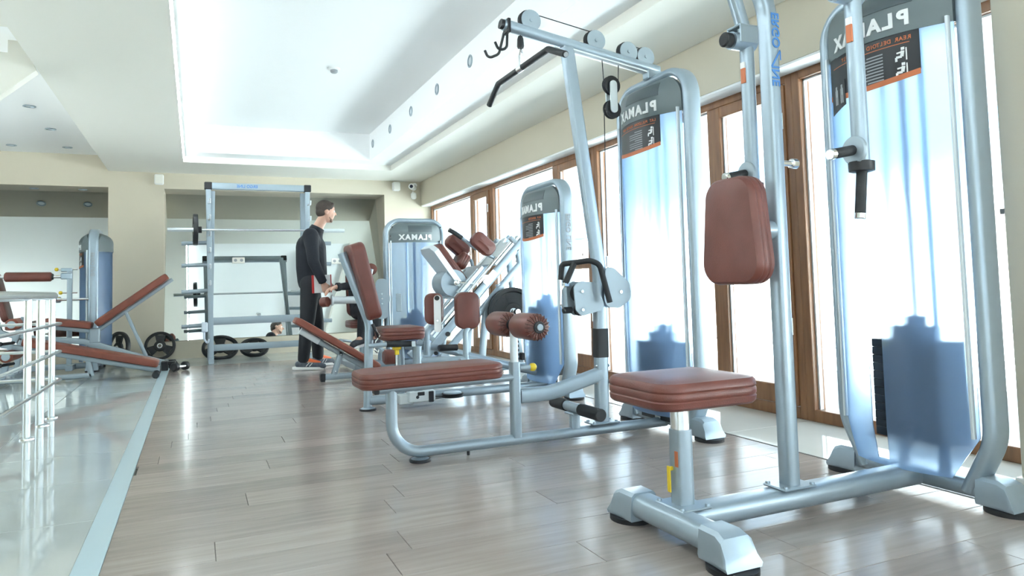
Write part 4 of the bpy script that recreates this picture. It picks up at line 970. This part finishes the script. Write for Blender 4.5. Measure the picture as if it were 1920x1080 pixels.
# ------------------------------------------------------------------ squat rack, barbell and loose plates
RY = 9.45
rk = world_thing('squat_rack', 'tall grey squat rack with plate storage pegs in front of the mirror', 'rack', (.74, RY, 0))
for side, X_ in (('l', .15), ('r', 1.335)):
    s = -1 if side == 'l' else 1
    up_ = part(rk, 'upright', 'silver_grey', MB().sweep([(X_ + s * -.03, RY - .05, .0), (X_, RY + .02, 2.15)], rrect(.06, .06, .006, 2), up=(1, 0, 0)))
    hl = MB()
    for k in range(12): hl.cyl((X_ - s * .015, RY - .075 + .035 * (.55 + .1 * k) * .9, .55 + .11 * k), (X_ - s * .015, RY - .08 + .035 * (.55 + .1 * k) * .9, .55 + .11 * k), .010, n=8)
    part(rk, 'rear_upright', 'silver_grey', MB().sweep([(X_ - s * .02, RY + .33, .0), (X_ - s * .05, RY + .10, 2.12)], rrect(.06, .06, .006, 2), up=(1, 0, 0)))
    part(rk, 'side_foot', 'silver_grey', MB().sweep([(X_ - s * .025, RY - .20, .035), (X_ - s * .025, RY + .37, .035)], rrect(.06, .06, .006, 2)))
    for k, z_ in enumerate((1.47, 1.20, .88, .46)):
        part(rk, 'storage_peg', 'silver_grey', MB().cyl((X_, RY + .06, z_), (X_ + s * .30, RY + .06, z_ - .01), .025, n=14))
    for k in range(6):
        part(rk, 'bar_catch', 'pale_metal', MB().sweep([(X_, RY - .03, .95 + .2 * k), (X_ + s * .0 + .02, RY - .10, .95 + .2 * k), (X_ + .02, RY - .12, 1.0 + .2 * k)], rrect(.02, .02, .004, 1), .01))
    part(rk, 'end_cap', 'black', B((X_ - .045, RY - .025, 2.125), (X_ + .045, RY + .065, 2.215), .008))
part(rk, 'top_beam', 'silver_grey', MB().sweep([(.19, RY + .02, 2.17), (1.29, RY + .02, 2.17)], rrect(.08, .08, .008, 2)))
part(rk, 'beam_lettering', 'blue_ink', text_mb('ERGO LINE', .05, (.60, RY - .0215, 2.17), (-1, 0, 0), (0, 0, 1), .0008, .001), 0)
part(rk, 'lower_beam', 'silver_grey', MB().sweep([(.17, RY - .03, .505), (1.31, RY - .03, .505)], rrect(.05, .09, .008, 2)))
part(rk, 'rear_beam', 'silver_grey', MB().sweep([(.17, RY + .30, .16), (1.31, RY + .30, .16)], rrect(.05, .08, .008, 2)))
part(rk, 'spotter_hook', 'plastic_clear', MB().sweep([(.10, RY - .08, .50), (.10, RY - .10, .30), (.14, RY - .14, .24), (.15, RY - .15, .30)], circ(.012, 8), .03).box((.07, RY - .11, .38), (.14, RY - .06, .50), .01))
bb = world_thing('barbell', 'long steel barbell resting across the squat rack', 'barbell', (.74, RY - .11, 1.60))
part(bb, 'shaft', 'steel', MB().cyl((-.02, RY - .12, 1.615), (1.50, RY - .12, 1.615), .0145, n=14))
for s, a, b_ in ((-1, -.30, .06), (1, 1.42, 1.78)): part(bb, 'sleeve', 'pale_metal', MB().cyl((a, RY - .12, 1.615), (b_, RY - .12, 1.615), .025, n=16, bev=.003))
part(bb, 'collar', 'black', MB().cyl((.03, RY - .12, 1.615), (.075, RY - .12, 1.615), .04, n=16))
weight_disc(None, 'weight_plate', (.005, RY - .12, 1.615), (1, .04, 0), .19, .05, 'black weight plate loaded on the barbell of the rack', 'weight plate', 'black weight plates')
weight_disc(None, 'weight_plate', (-.415, 10.31, .186), (-.10, -1, .22), .185, .04, 'black three spoke weight plate leaning upright against the pier', 'weight plate', 'black weight plates')
weight_disc(None, 'weight_plate', (.30, 10.07, .135), (.0, -.62, .78), .225, .045, 'larger black weight plate tilted against the mirror ledge behind the rack upright', 'weight plate', 'black weight plates')
weight_disc(None, 'weight_plate', (.72, 10.09, .115), (.0, -.55, .83), .185, .045, 'smaller black weight plate tilted against the mirror ledge under the rack', 'weight plate', 'black weight plates')
weight_disc(None, 'weight_plate', (-.86, 9.98, .205), (-.75, -.6, .12), .205, .045, 'black weight plate standing beside the left machine tower', 'weight plate', 'black weight plates')
db = world_thing('dumbbell', 'small black dumbbell lying at the end of the tile border', 'dumbbell', (-.14, 8.70, 0))
for s in (-1, 1):
    part(db, 'dumbbell_head', 'iron', MB().lathe([(.035, 0), (.048, .01), (.05, .03), (.048, .05), (.035, .06)], (-.14 + s * .05 - .03, 8.70 + s * .06, .051), (.64, .77, 0), 14))
part(db, 'handle', 'steel', MB().cyl((-.19, 8.64, .051), (-.09, 8.76, .051), .015, n=12))

# ------------------------------------------------------------------ benches and machine on the left
d = world_thing('decline_bench', 'long brown decline bench sloping down beside the tile border', 'bench', (-.95, 8.3, 0))
YB = 8.3; P0, P1 = Vector((-1.53, YB, .43)), Vector((-.34, YB, .135)); dv = (P1 - P0).normalized(); nv = Vector((-dv.z, 0, dv.x))
part(d, 'bench_pad', 'leather_red', MB().frame((P0 + P1) / 2 - nv * .04, dv, (0, 1, 0)).pad(rrect(1.22, .27, .06, 5), .075, .02, seams=False))
part(d, 'frame_rail', 'silver_grey', MB().sweep([P0 - dv * .45 - nv * .07, P1 - nv * .07], rrect(.055, .05, .01, 2)))
part(d, 'rear_leg', 'silver_grey', MB().sweep([(-1.62, YB, .40), (-1.70, YB, .05)], rrect(.06, .05, .01, 2), up=(1, 0, 0)))
ft = part(d, 'rear_foot', 'silver_grey', MB().sweep([(-1.70, YB - .28, .045), (-1.70, YB + .28, .045)], rrect(.06, .06, .01, 2)))
part(d, 'rear_beam', 'silver_grey', MB().sweep([(-1.70, YB, .05), (-.95, YB, .06)], rrect(.05, .05, .01, 2)).sweep([(-.95, YB, .05), (-.98, YB, .22)], rrect(.05, .05, .01, 2), up=(1, 0, 0)))
part(d, 'front_foot', 'silver_grey', MB().sweep([(-.36, YB, .11), (-.36, YB, .03)], rrect(.05, .05, .01, 2), up=(1, 0, 0)))
part(d, 'floor_roller', 'rubber', MB().cyl((-.365, YB - .20, .034), (-.365, YB + .20, .034), .034, n=18, bev=.006))
part(d, 'foot_post', 'silver_grey', MB().sweep([(-1.60, YB, .42), (-1.52, YB, .66)], rrect(.05, .05, .01, 2), up=(1, 0, 0)))
for (xr, zr) in ((-1.58, .60), (-1.62, .30)):
    rr_ = part(d, 'ankle_roller', 'leather_red', MB().cyl((xr, YB - .24, zr), (xr, YB + .24, zr), .055, n=20, bev=.012))
    part(rr_, 'roller_end', 'silver_grey', MB().cyl((xr, YB - .25, zr), (xr, YB - .238, zr), .036, n=16, bev=.004))
for z_ in (.42, .22): part(d, 'grip', 'rubber', MB().cyl((-1.80, YB - .2, z_), (-1.66, YB - .2, z_), .022, n=12, bev=.004).cyl((-1.66, YB - .2, z_), (-1.60, YB - .02, z_), .014, n=8))

n_ = world_thing('adjustable_bench', 'adjustable brown bench with raised backrest in front of the beige pier', 'bench', (-.85, 9.0, 0))
YB = 9.0
P0, P1 = Vector((-.985, YB, .53)), Vector((-.275, YB, 1.055)); dv = (P1 - P0).normalized(); nv = Vector((-dv.z, 0, dv.x))
part(n_, 'backrest', 'leather_red', MB().frame((P0 + P1) / 2 - nv * .03, dv, (0, 1, 0)).pad(rrect(.87, .28, .06, 5), .075, .02, seams=False))
part(n_, 'back_rail', 'silver_grey', MB().sweep([P0 - nv * .055, P1 - nv * .055 + dv * .01], rrect(.06, .04, .006, 2)))
S0, S1 = Vector((-1.45, YB, .60)), Vector((-1.03, YB, .535)); dv2 = (S1 - S0).normalized(); nv2 = Vector((-dv2.z, 0, dv2.x))
part(n_, 'seat', 'leather_red', MB().frame((S0 + S1) / 2 - nv2 * .04, dv2, (0, 1, 0)).pad(rrect(.44, .27, .05, 5), .07, .02, seams=False))
part(n_, 'seat_rail', 'silver_grey', MB().sweep([S0 - nv2 * .065, S1 - nv2 * .065], rrect(.05, .045, .006, 2)))
part(n_, 'hinge_block', 'silver_grey', B((-1.05, YB - .04, .34), (-.95, YB + .04, .50), .01))
part(n_, 'strut', 'silver_grey', MB().sweep([(-.70, YB - .03, .66), (-.50, YB - .03, .17)], rrect(.045, .035, .006, 2), up=(1, 0, 0)))
part(n_, 'main_rail', 'silver_grey', MB().sweep([(-1.75, YB, .44), (-1.10, YB, .36), (-.32, YB, .075)], rrect(.06, .06, .008, 2), .1))
part(n_, 'rear_leg', 'silver_grey', MB().sweep([(-1.68, YB, .43), (-1.72, YB, .05)], rrect(.06, .05, .008, 2), up=(1, 0, 0)).sweep([(-1.72, YB - .2, .035), (-1.72, YB + .2, .035)], rrect(.06, .06, .008, 2)))
part(n_, 'end_plug', 'black', B((-.345, YB - .16, .0), (-.275, YB + .16, .105), .008))
for s_ in (-1, 1):
    part(n_, 'wheel', 'rubber', MB().cyl((-.225, YB + s_ * .14, .045), (-.225, YB + s_ * .10, .045), .045, n=18, bev=.006))
    part(n_, 'wheel_bracket', 'black', B((-.29, YB + s_ * .12 - .03, .06), (-.20, YB + s_ * .12 + .03, .10), .006))

lc = world_thing('leg_curl_machine', 'leg curl machine with long brown roller and tower seen edge on beside the pier', 'exercise machine', (-1.05, 9.6, 0))
tower(lc, -1.06, 9.62, 1.63, W=.62, title='LEG CURL', stack_z=(.12, .5), nplates=10, back=True, bulge=.12)
part(lc, 'roller_post', 'silver_grey', MB().sweep([(-1.275, 9.25, .10), (-1.275, 9.25, 1.16)], rrect(.05, .05, .01, 2)))
ro = part(lc, 'long_roller', 'leather', MB().cyl((-1.88, 9.25, 1.08), (-1.445, 9.25, 1.075), .052, n=22, bev=.012))
part(ro, 'roller_axle', 'chrome', MB().cyl((-1.92, 9.25, 1.08), (-1.28, 9.25, 1.073), .016, n=12))
part(ro, 'roller_cap', 'black', MB().cyl((-1.447, 9.25, 1.075), (-1.43, 9.25, 1.075), .034, n=16, bev=.004))
for (zz, xl) in ((1.155, -1.40), (.895, -1.36)):
    ks = part(lc, 'pin_stem', 'chrome', MB().cyl((xl + .02, 9.24, zz), (-1.20, 9.24, zz), .009, n=10))
    part(ks, 'pin_knob', 'yellow', MB().sphere((xl, 9.24, zz), .021, 8))
part(lc, 'clamp', 'silver', MB().box((-1.36, 9.22, 1.045), (-1.25, 9.28, 1.115), .008).box((-1.36, 9.22, 1.13), (-1.25, 9.28, 1.17), .008))
part(lc, 'cross_rod', 'steel', MB().cyl((-1.38, 9.25, .82), (-1.10, 9.3, .82), .014, n=10).cyl((-1.41, 9.23, .82), (-1.37, 9.26, .82), .034, n=16))
part(lc, 'frame_beam', 'silver_grey', MB().sweep([(-1.06, 9.5, .06), (-2.0, 9.5, .06)], rrect(.07, .06, .01, 2)).sweep([(-1.275, 9.23, .06), (-1.275, 9.5, .06)], rrect(.07, .06, .01, 2)))
part(lc, 'seat', 'leather', MB().at((-1.72, 9.45, .50)).pad(rrect(.34, .34, .06, 5), .08, .02))
part(lc, 'seat_post', 'silver_grey', MB().sweep([(-1.72, 9.5, .06), (-1.72, 9.45, .50)], rrect(.07, .07, .01, 2), up=(1, 0, 0)))
part(lc, 'backrest', 'leather', MB().frame((-1.98, 9.45, .85), (0, 1, 0), (-.25, 0, 1)).pad(rrect(.30, .55, .07, 5), .07, .02))
part(lc, 'back_post', 'silver_grey', MB().sweep([(-2.10, 9.45, 1.0), (-1.95, 9.45, .48), (-1.75, 9.45, .40)], rrect(.05, .05, .01, 2), .05, up=(0, 1, 0)))

# ------------------------------------------------------------------ stair railing in front
ra = world_thing('stair_railing', 'polished steel railing with thin cross bars at the stair opening', 'railing', (-.92, 4.4, 0))
RX = -.92
part(ra, 'handrail', 'steel', MB().sweep([(RX - .9, 6.06, .855), (RX, 6.06, .855), (RX, 1.2, .855)], circ(.028, 16), .10))
for yy in (5.92, 5.60, 5.12, 3.4, 1.7):
    p_ = part(ra, 'post', 'steel', MB().cyl((RX if yy != 5.60 else RX - .015, yy, 0), (RX if yy != 5.60 else RX - .015, yy, .835), .021 if yy != 5.60 else .026, n=16))
    part(p_, 'base_collar', 'steel', MB().lathe([(.042, 0), (.04, .01), (.026, .016)], (RX, yy, 0), (0, 0, 1), 18))
for z_ in (.655, .455, .255):
    part(ra, 'cross_bar', 'steel', MB().sweep([(RX - .35, 6.15, z_), (RX + .03, 6.10, z_), (RX + .03, 1.2, z_)], circ(.011, 10), .05))

# ------------------------------------------------------------------ people
def organic(parts, voxel=.008, smooth=6, fac=.5):
    """closed round cones and ellipsoids fused into one continuous skin"""
    mb = MB()
    for p in parts:
        if p[0] == 'c':
            _, a, ra_, b, rb_ = p; a, b = Vector(a), Vector(b); d_ = b - a; L = d_.length
            prof = [(ra_ * math.sin(math.pi / 2 * k / 5), -ra_ * math.cos(math.pi / 2 * k / 5)) for k in range(5)] + [(ra_, 0), (rb_, L)] + [(rb_ * math.cos(math.pi / 2 * k / 5), L + rb_ * math.sin(math.pi / 2 * k / 5)) for k in range(1, 6)]
            mb.lathe(prof, a, d_, 16)
        else:
            _, c, r3, rot = p
            m0 = mb.M; mb.at(c, rot); mb.sphere((0, 0, 0), 1, 10, r3); mb.M = m0
    me, _c = mesh_from(mb, 'tmp', 0, False)
    ob = bpy.data.objects.new('tmp', me); COL.objects.link(ob)
    r_ = ob.modifiers.new('r', 'REMESH'); r_.mode = 'VOXEL'; r_.voxel_size = voxel
    s_ = ob.modifiers.new('s', 'SMOOTH'); s_.factor = fac; s_.iterations = smooth
    dg = bpy.context.evaluated_depsgraph_get()
    out = bpy.data.meshes.new_from_object(ob.evaluated_get(dg))
    bpy.data.objects.remove(ob)
    mb2 = MB(); mb2.G = Matrix()
    mb2.v = [v.co.copy() for v in out.vertices]; mb2.f = [list(p.vertices) for p in out.polygons]
    bpy.data.meshes.remove(out)
    return mb2
def hand(pts, wrist, palm, side, down, fwd_, curl=.5):
    """palm plus four fingers of different length and a thumb; fwd_ = towards knuckles, side = thumb side"""
    w_, f_, s_, n_ = Vector(wrist), Vector(fwd_).normalized(), Vector(side).normalized(), Vector(down).normalized()
    k = w_ + f_ * .085
    for j, off in enumerate((.030, .010, -.010, -.028)):
        kn = k + s_ * off
        pts.append(('c', w_ + f_ * .015 + s_ * off * .6, .0145, kn, .0125))
        L = (.038, .043, .040, .031)[j]
        a = kn + (f_ * (1 - curl) + n_ * curl).normalized() * L
        b = a + (f_ * (.6 - curl) + n_ * (curl + .35)).normalized() * L * .75
        pts.append(('c', kn, .0105, a, .0092)); pts.append(('c', a, .0092, b, .0075))
    t0 = w_ + f_ * .03 + s_ * .025; t1 = t0 + (f_ * .5 + s_ * .6 + n_ * .35).normalized() * .045; t2 = t1 + (f_ * .8 + n_ * .4).normalized() * .032
    pts += [('c', t0, .015, t1, .0115), ('c', t1, .0115, t2, .009)]
def person(name, label, J, face, look):
    """J: joints in world space; face: unit vector the head looks along"""
    V = {k: Vector(v) for k, v in J.items()}
    t = world_thing(name, label, 'person', look['base'])
    f = Vector(face).normalized(); r = f.cross(Vector((0, 0, 1))).normalized(); u = r.cross(f)
    H_ = V['head']
    def hd(a, b, c): return H_ + f * a + r * b + u * c
    yaw = math.degrees(math.atan2(f.y, f.x)); pit = -math.degrees(math.asin(f.z))
    er = (0, pit, yaw)
    P = [('e', hd(-.008, 0, .025), (.100, .079, .094), er), ('e', hd(.012, 0, -.035), (.074, .064, .088), er),
         ('c', hd(.035, 0, -.085), .030, hd(.052, 0, -.092), .026), ('e', hd(.045, 0, -.03), (.05, .054, .06), er),
         ('c', hd(.086, 0, .012), .011, hd(.108, 0, -.018), .0135), ('c', hd(.074, .03, .03), .014, hd(.074, -.03, .03), .014),
         ('c', hd(.078, .015, -.057), .010, hd(.078, -.015, -.057), .010), ('c', hd(.076, .014, -.067), .010, hd(.076, -.014, -.067), .010),
         ('e', hd(-.012, .077, -.012), (.018, .010, .030), er), ('e', hd(-.012, -.077, -.012), (.018, .010, .030), er),
         ('c', V['neck'], .058, hd(-.02, 0, -.06), .054)]
    P += [('c', V['chest'], .115, V['pelvis'], .10), ('c', V['chest'], .10, V['neck'], .06),
          ('c', V['sh_r'], .055, V['sh_l'], .055), ('c', V['chest'], .10, V['sh_r'], .055), ('c', V['chest'], .10, V['sh_l'], .055),
          ('c', V['hip_r'], .085, V['hip_l'], .085)]
    for s in 'rl':
        P += [('c', V['sh_' + s], .050, V['el_' + s], .038), ('c', V['el_' + s], .038, V['wr_' + s], .025),
              ('c', V['hip_' + s], .080, V['kn_' + s], .050), ('c', V['kn_' + s], .050, V['an_' + s], .036),
              ('c', V['an_' + s], .036, V['toe_' + s], .026)]
        h_ = look['hand_' + s]; hand(P, V['wr_' + s], None, h_[0], h_[1], h_[2], h_[3])
    body = part(t, 'body', 'skin', organic(P, .0065, 3), 180)
    # hair: cap over crown and back of the head, open at face and ears
    Hm = organic([('e', hd(-.016, 0, .038), (.101, .084, .093), er), ('e', hd(-.05, 0, -.01), (.062, .074, .062), er), ('c', hd(.05, .04, .085), .022, hd(.05, -.04, .085), .022)], .006, 4)
    part(t, 'hair', 'hair', Hm, 180)
    part(t, 'beard', 'beard', organic([('c', hd(.048, .022, -.084), .022, hd(.062, 0, -.094), .022), ('c', hd(.048, -.022, -.084), .022, hd(.062, 0, -.094), .022), ('c', hd(.028, .046, -.062), .014, hd(.048, .024, -.086), .018), ('c', hd(.028, -.046, -.062), .014, hd(.048, -.024, -.086), .018), ('c', hd(.008, .056, -.02), .009, hd(.026, .047, -.06), .013), ('c', hd(.008, -.056, -.02), .009, hd(.026, -.047, -.06), .013)], .005, 4), 180)
    for s in (-1, 1):
        part(body, 'eye', 'white', MB().sphere(hd(.078, s * .031, .008), .0125, 7)); part(body, 'iris', 'black', MB().sphere(hd(.0855, s * .031, .008), .0065, 6))
        part(body, 'eyebrow', 'hair', MB().sweep([hd(.088, s * .014, .034), hd(.086, s * .032, .038), hd(.074, s * .048, .033)], circ(.0035, 6)))
    # jacket
    j = look['jacket']
    P = [('c', V['chest'], .155, V['waist'], .15), ('c', V['waist'], .15, V['hem'], .150), ('c', V['chest'] + f * .03, .14, V['hem'] + f * .035, .135), ('c', V['sh_r'], .078, V['sh_l'], .078),
         ('c', V['chest'], .14, V['sh_r'], .085), ('c', V['chest'], .14, V['sh_l'], .085), ('c', V['chest'], .13, V['neck'] + (V['chest'] - V['neck']) * .22, .078)]
    for s in 'rl': P += [('c', V['sh_' + s], .080, V['el_' + s], .062), ('c', V['el_' + s], .062, V['wr_' + s] + (V['el_' + s] - V['wr_' + s]) * .12, .046), ('c', V['sh_' + s], .085, V['sh_' + s] + (V['el_' + s] - V['sh_' + s]) * .4, .074)]
    kb = look.get('bulk', 1.0); P = [('c', p[1], p[2] * kb, p[3], p[4] * kb) for p in P]
    jk = part(t, 'jacket', j, organic(P, .010, 5), 180)
    for s in 'rl':
        wv = V['wr_' + s]; ev = (V['el_' + s] - wv).normalized()
        part(jk, 'cuff', j, MB().lathe([(.040, 0), (.045, .004), (.044, .035), (.040, .04)], wv + ev * .005, ev, 18))
    nd = (H_ - V['neck']).normalized()
    part(jk, 'collar', j, MB().lathe([(.078, -.06), (.082, -.03), (.074, .005), (.069, .006), (.068, -.04)], V['neck'] + nd * .0, nd, 22))
    # trousers
    P = [('c', V['hip_r'], .112, V['hip_l'], .112), ('c', V['pelvis'], .125, V['waist'], .12)]
    for s in 'rl': P += [('c', V['hip_' + s], .108, V['kn_' + s], .078), ('c', V['kn_' + s], .078, V['an_' + s] + (V['kn_' + s] - V['an_' + s]) * .08, .062)]
    P = [('c', p[1], p[2] * kb, p[3], p[4] * kb) for p in P]
    part(t, 'trousers', look['trousers'], organic(P, .010, 5), 180)
    # shoes
    for s in 'rl':
        a, b = V['an_' + s], V['toe_' + s]; fl_ = Vector((b.x - a.x, b.y - a.y, b.z - a.z + look.get('lift', .035))).normalized()
        heel = a - fl_ * .045; n0 = Vector((0, 0, 1)); n0 = (n0 - fl_ * n0.dot(fl_)).normalized()
        hz_ = heel - n0 * .045; tz = b + fl_ * .05 - n0 * .012
        up_ = part(t, 'shoe', look['shoe'], organic([('c', heel - n0 * .025, .040, a + fl_ * .03 - n0 * .03, .042), ('c', a + fl_ * .03 - n0 * .03, .042, b - n0 * .005, .040), ('c', b - n0 * .005, .038, b + fl_ * .035 - n0 * .008, .030), ('c', a, .046, a - n0 * .03, .044)], .007, 4), 180)
        sd = fl_.cross(n0).normalized()
        Ls = (b + fl_ * .07 - heel + fl_ * .035).length
        out = [(-.045, -.030), (.02, -.038), (.13, -.042), (.20, -.036), (.235, -.012), (.235, .012), (.20, .036), (.13, .042), (.02, .038), (-.045, .030), (-.06, 0)]
        sc = Ls / .295
        part(up_, 'sole', 'white', MB().frame(heel - n0 * .078, fl_, sd.cross(fl_).cross(fl_) * -1 if False else n0.cross(fl_)).prism([(x * sc, y) for x, y in out], 0, .026))
        if look.get('accent'):
            part(up_, 'laces', look['accent'], organic([('c', a + fl_ * .035 + n0 * .016, .030, b - fl_ * .01 + n0 * .024, .022), ('c', a - fl_ * .03 + n0 * .005, .018, a + fl_ * .03 + n0 * .01, .02)], .006, 2), 180)
            st_ = MB()
            for q in (0, 1):
                for sg in (-1, 1):
                    o_ = a + fl_ * (.03 + .035 * q) + sd * sg * .043 - n0 * .02
                    st_.sweep([o_ - n0 * .025, o_ + fl_ * .03 + n0 * .012 - sd * sg * .006], rrect(.006, .006, .002, 1))
            part(up_, 'side_stripes', 'white', st_)
    return t
mn = person('person', 'standing man in black tracksuit and orange laced running shoes holding papers', dict(
    head=(1.325, 7.98, 1.712), neck=(1.235, 7.99, 1.535), chest=(1.155, 8.0, 1.32), waist=(1.15, 8.0, 1.10), hem=(1.165, 8.0, .955), pelvis=(1.15, 8.01, .96),
    sh_r=(1.135, 7.83, 1.435), sh_l=(1.19, 8.18, 1.435), el_r=(1.15, 7.745, 1.15), el_l=(1.22, 8.25, 1.15), wr_r=(1.245, 7.725, .925), wr_l=(1.36, 8.20, .95),
    hip_r=(1.14, 7.92, .92), hip_l=(1.16, 8.09, .92), kn_r=(1.10, 7.90, .50), kn_l=(1.235, 8.13, .50), an_r=(1.055, 7.90, .088), an_l=(1.255, 8.20, .088),
    toe_r=(1.225, 7.87, .045), toe_l=(1.405, 8.28, .045)), (.97, .10, -.10),
    dict(base=(1.15, 8.0, 0), jacket='fabric_navy', trousers='fabric_black', shoe='shoe_grey', accent='shoe_orange',
         hand_r=((.9, .1, .2), (.2, .9, 0), (.35, 0, -1), .55), hand_l=((.2, -.9, 0), (.6, 0, -.8), (.7, 0, -.7), .45)))
bk = world_thing('paper_folder', 'white and red folder held in the standing man\'s right hand', 'folder', (1.245, 7.825, .83))
part(bk, 'pages', 'paper_white', MB().frame((1.245, 7.797, .915), (1, .02, .03), (.06, 0, 1)).prism(rrect(.20, .19, .004, 1), -.006, .006))
part(bk, 'spine', 'red', MB().frame((1.148, 7.795, .912), (1, .02, .03), (.06, 0, 1)).prism(rrect(.022, .192, .003, 1), -.008, .008))
part(bk, 'edge_band', 'red', MB().frame((1.338, 7.799, .918), (1, .02, .03), (.06, 0, 1)).prism(rrect(.010, .192, .003, 1), -.008, .008))
part(bk, 'printed_mark', 'red', MB().frame((1.178, 7.7955, .93), (1, .02, .03), (.06, 0, 1)).prism(circ(.014, 12), -.008, -.006))
person('person', 'person in black sportswear seated on the leg machine behind the leaning backrest', dict(
    head=(1.615, 7.77, 1.165), neck=(1.645, 7.80, 1.03), chest=(1.655, 7.82, .88), waist=(1.67, 7.85, .73), hem=(1.68, 7.85, .63), pelvis=(1.69, 7.86, .62),
    sh_r=(1.65, 7.97, .955), sh_l=(1.645, 7.65, .955), el_r=(1.76, 8.0, .76), el_l=(1.52, 7.50, .885), wr_r=(1.74, 7.80, .70), wr_l=(1.325, 7.42, .875),
    hip_r=(1.63, 7.82, .60), hip_l=(1.75, 7.82, .60), kn_r=(1.61, 7.45, .60), kn_l=(1.74, 7.45, .60), an_r=(1.575, 7.42, .335), an_l=(1.73, 7.42, .335),
    toe_r=(1.475, 7.30, .29), toe_l=(1.69, 7.27, .29)), (-.85, -.5, -.12),
    dict(base=(1.69, 7.86, .51), jacket='fabric_black', trousers='fabric_black', shoe='shoe_dark', accent=None, bulk=.78,
         hand_r=((-.3, .8, .3), (-.2, 0, -1), (-.6, .2, -.2), .5), hand_l=((.3, -.8, .3), (-.2, 0, -1), (-.9, -.25, -.25), .55)))
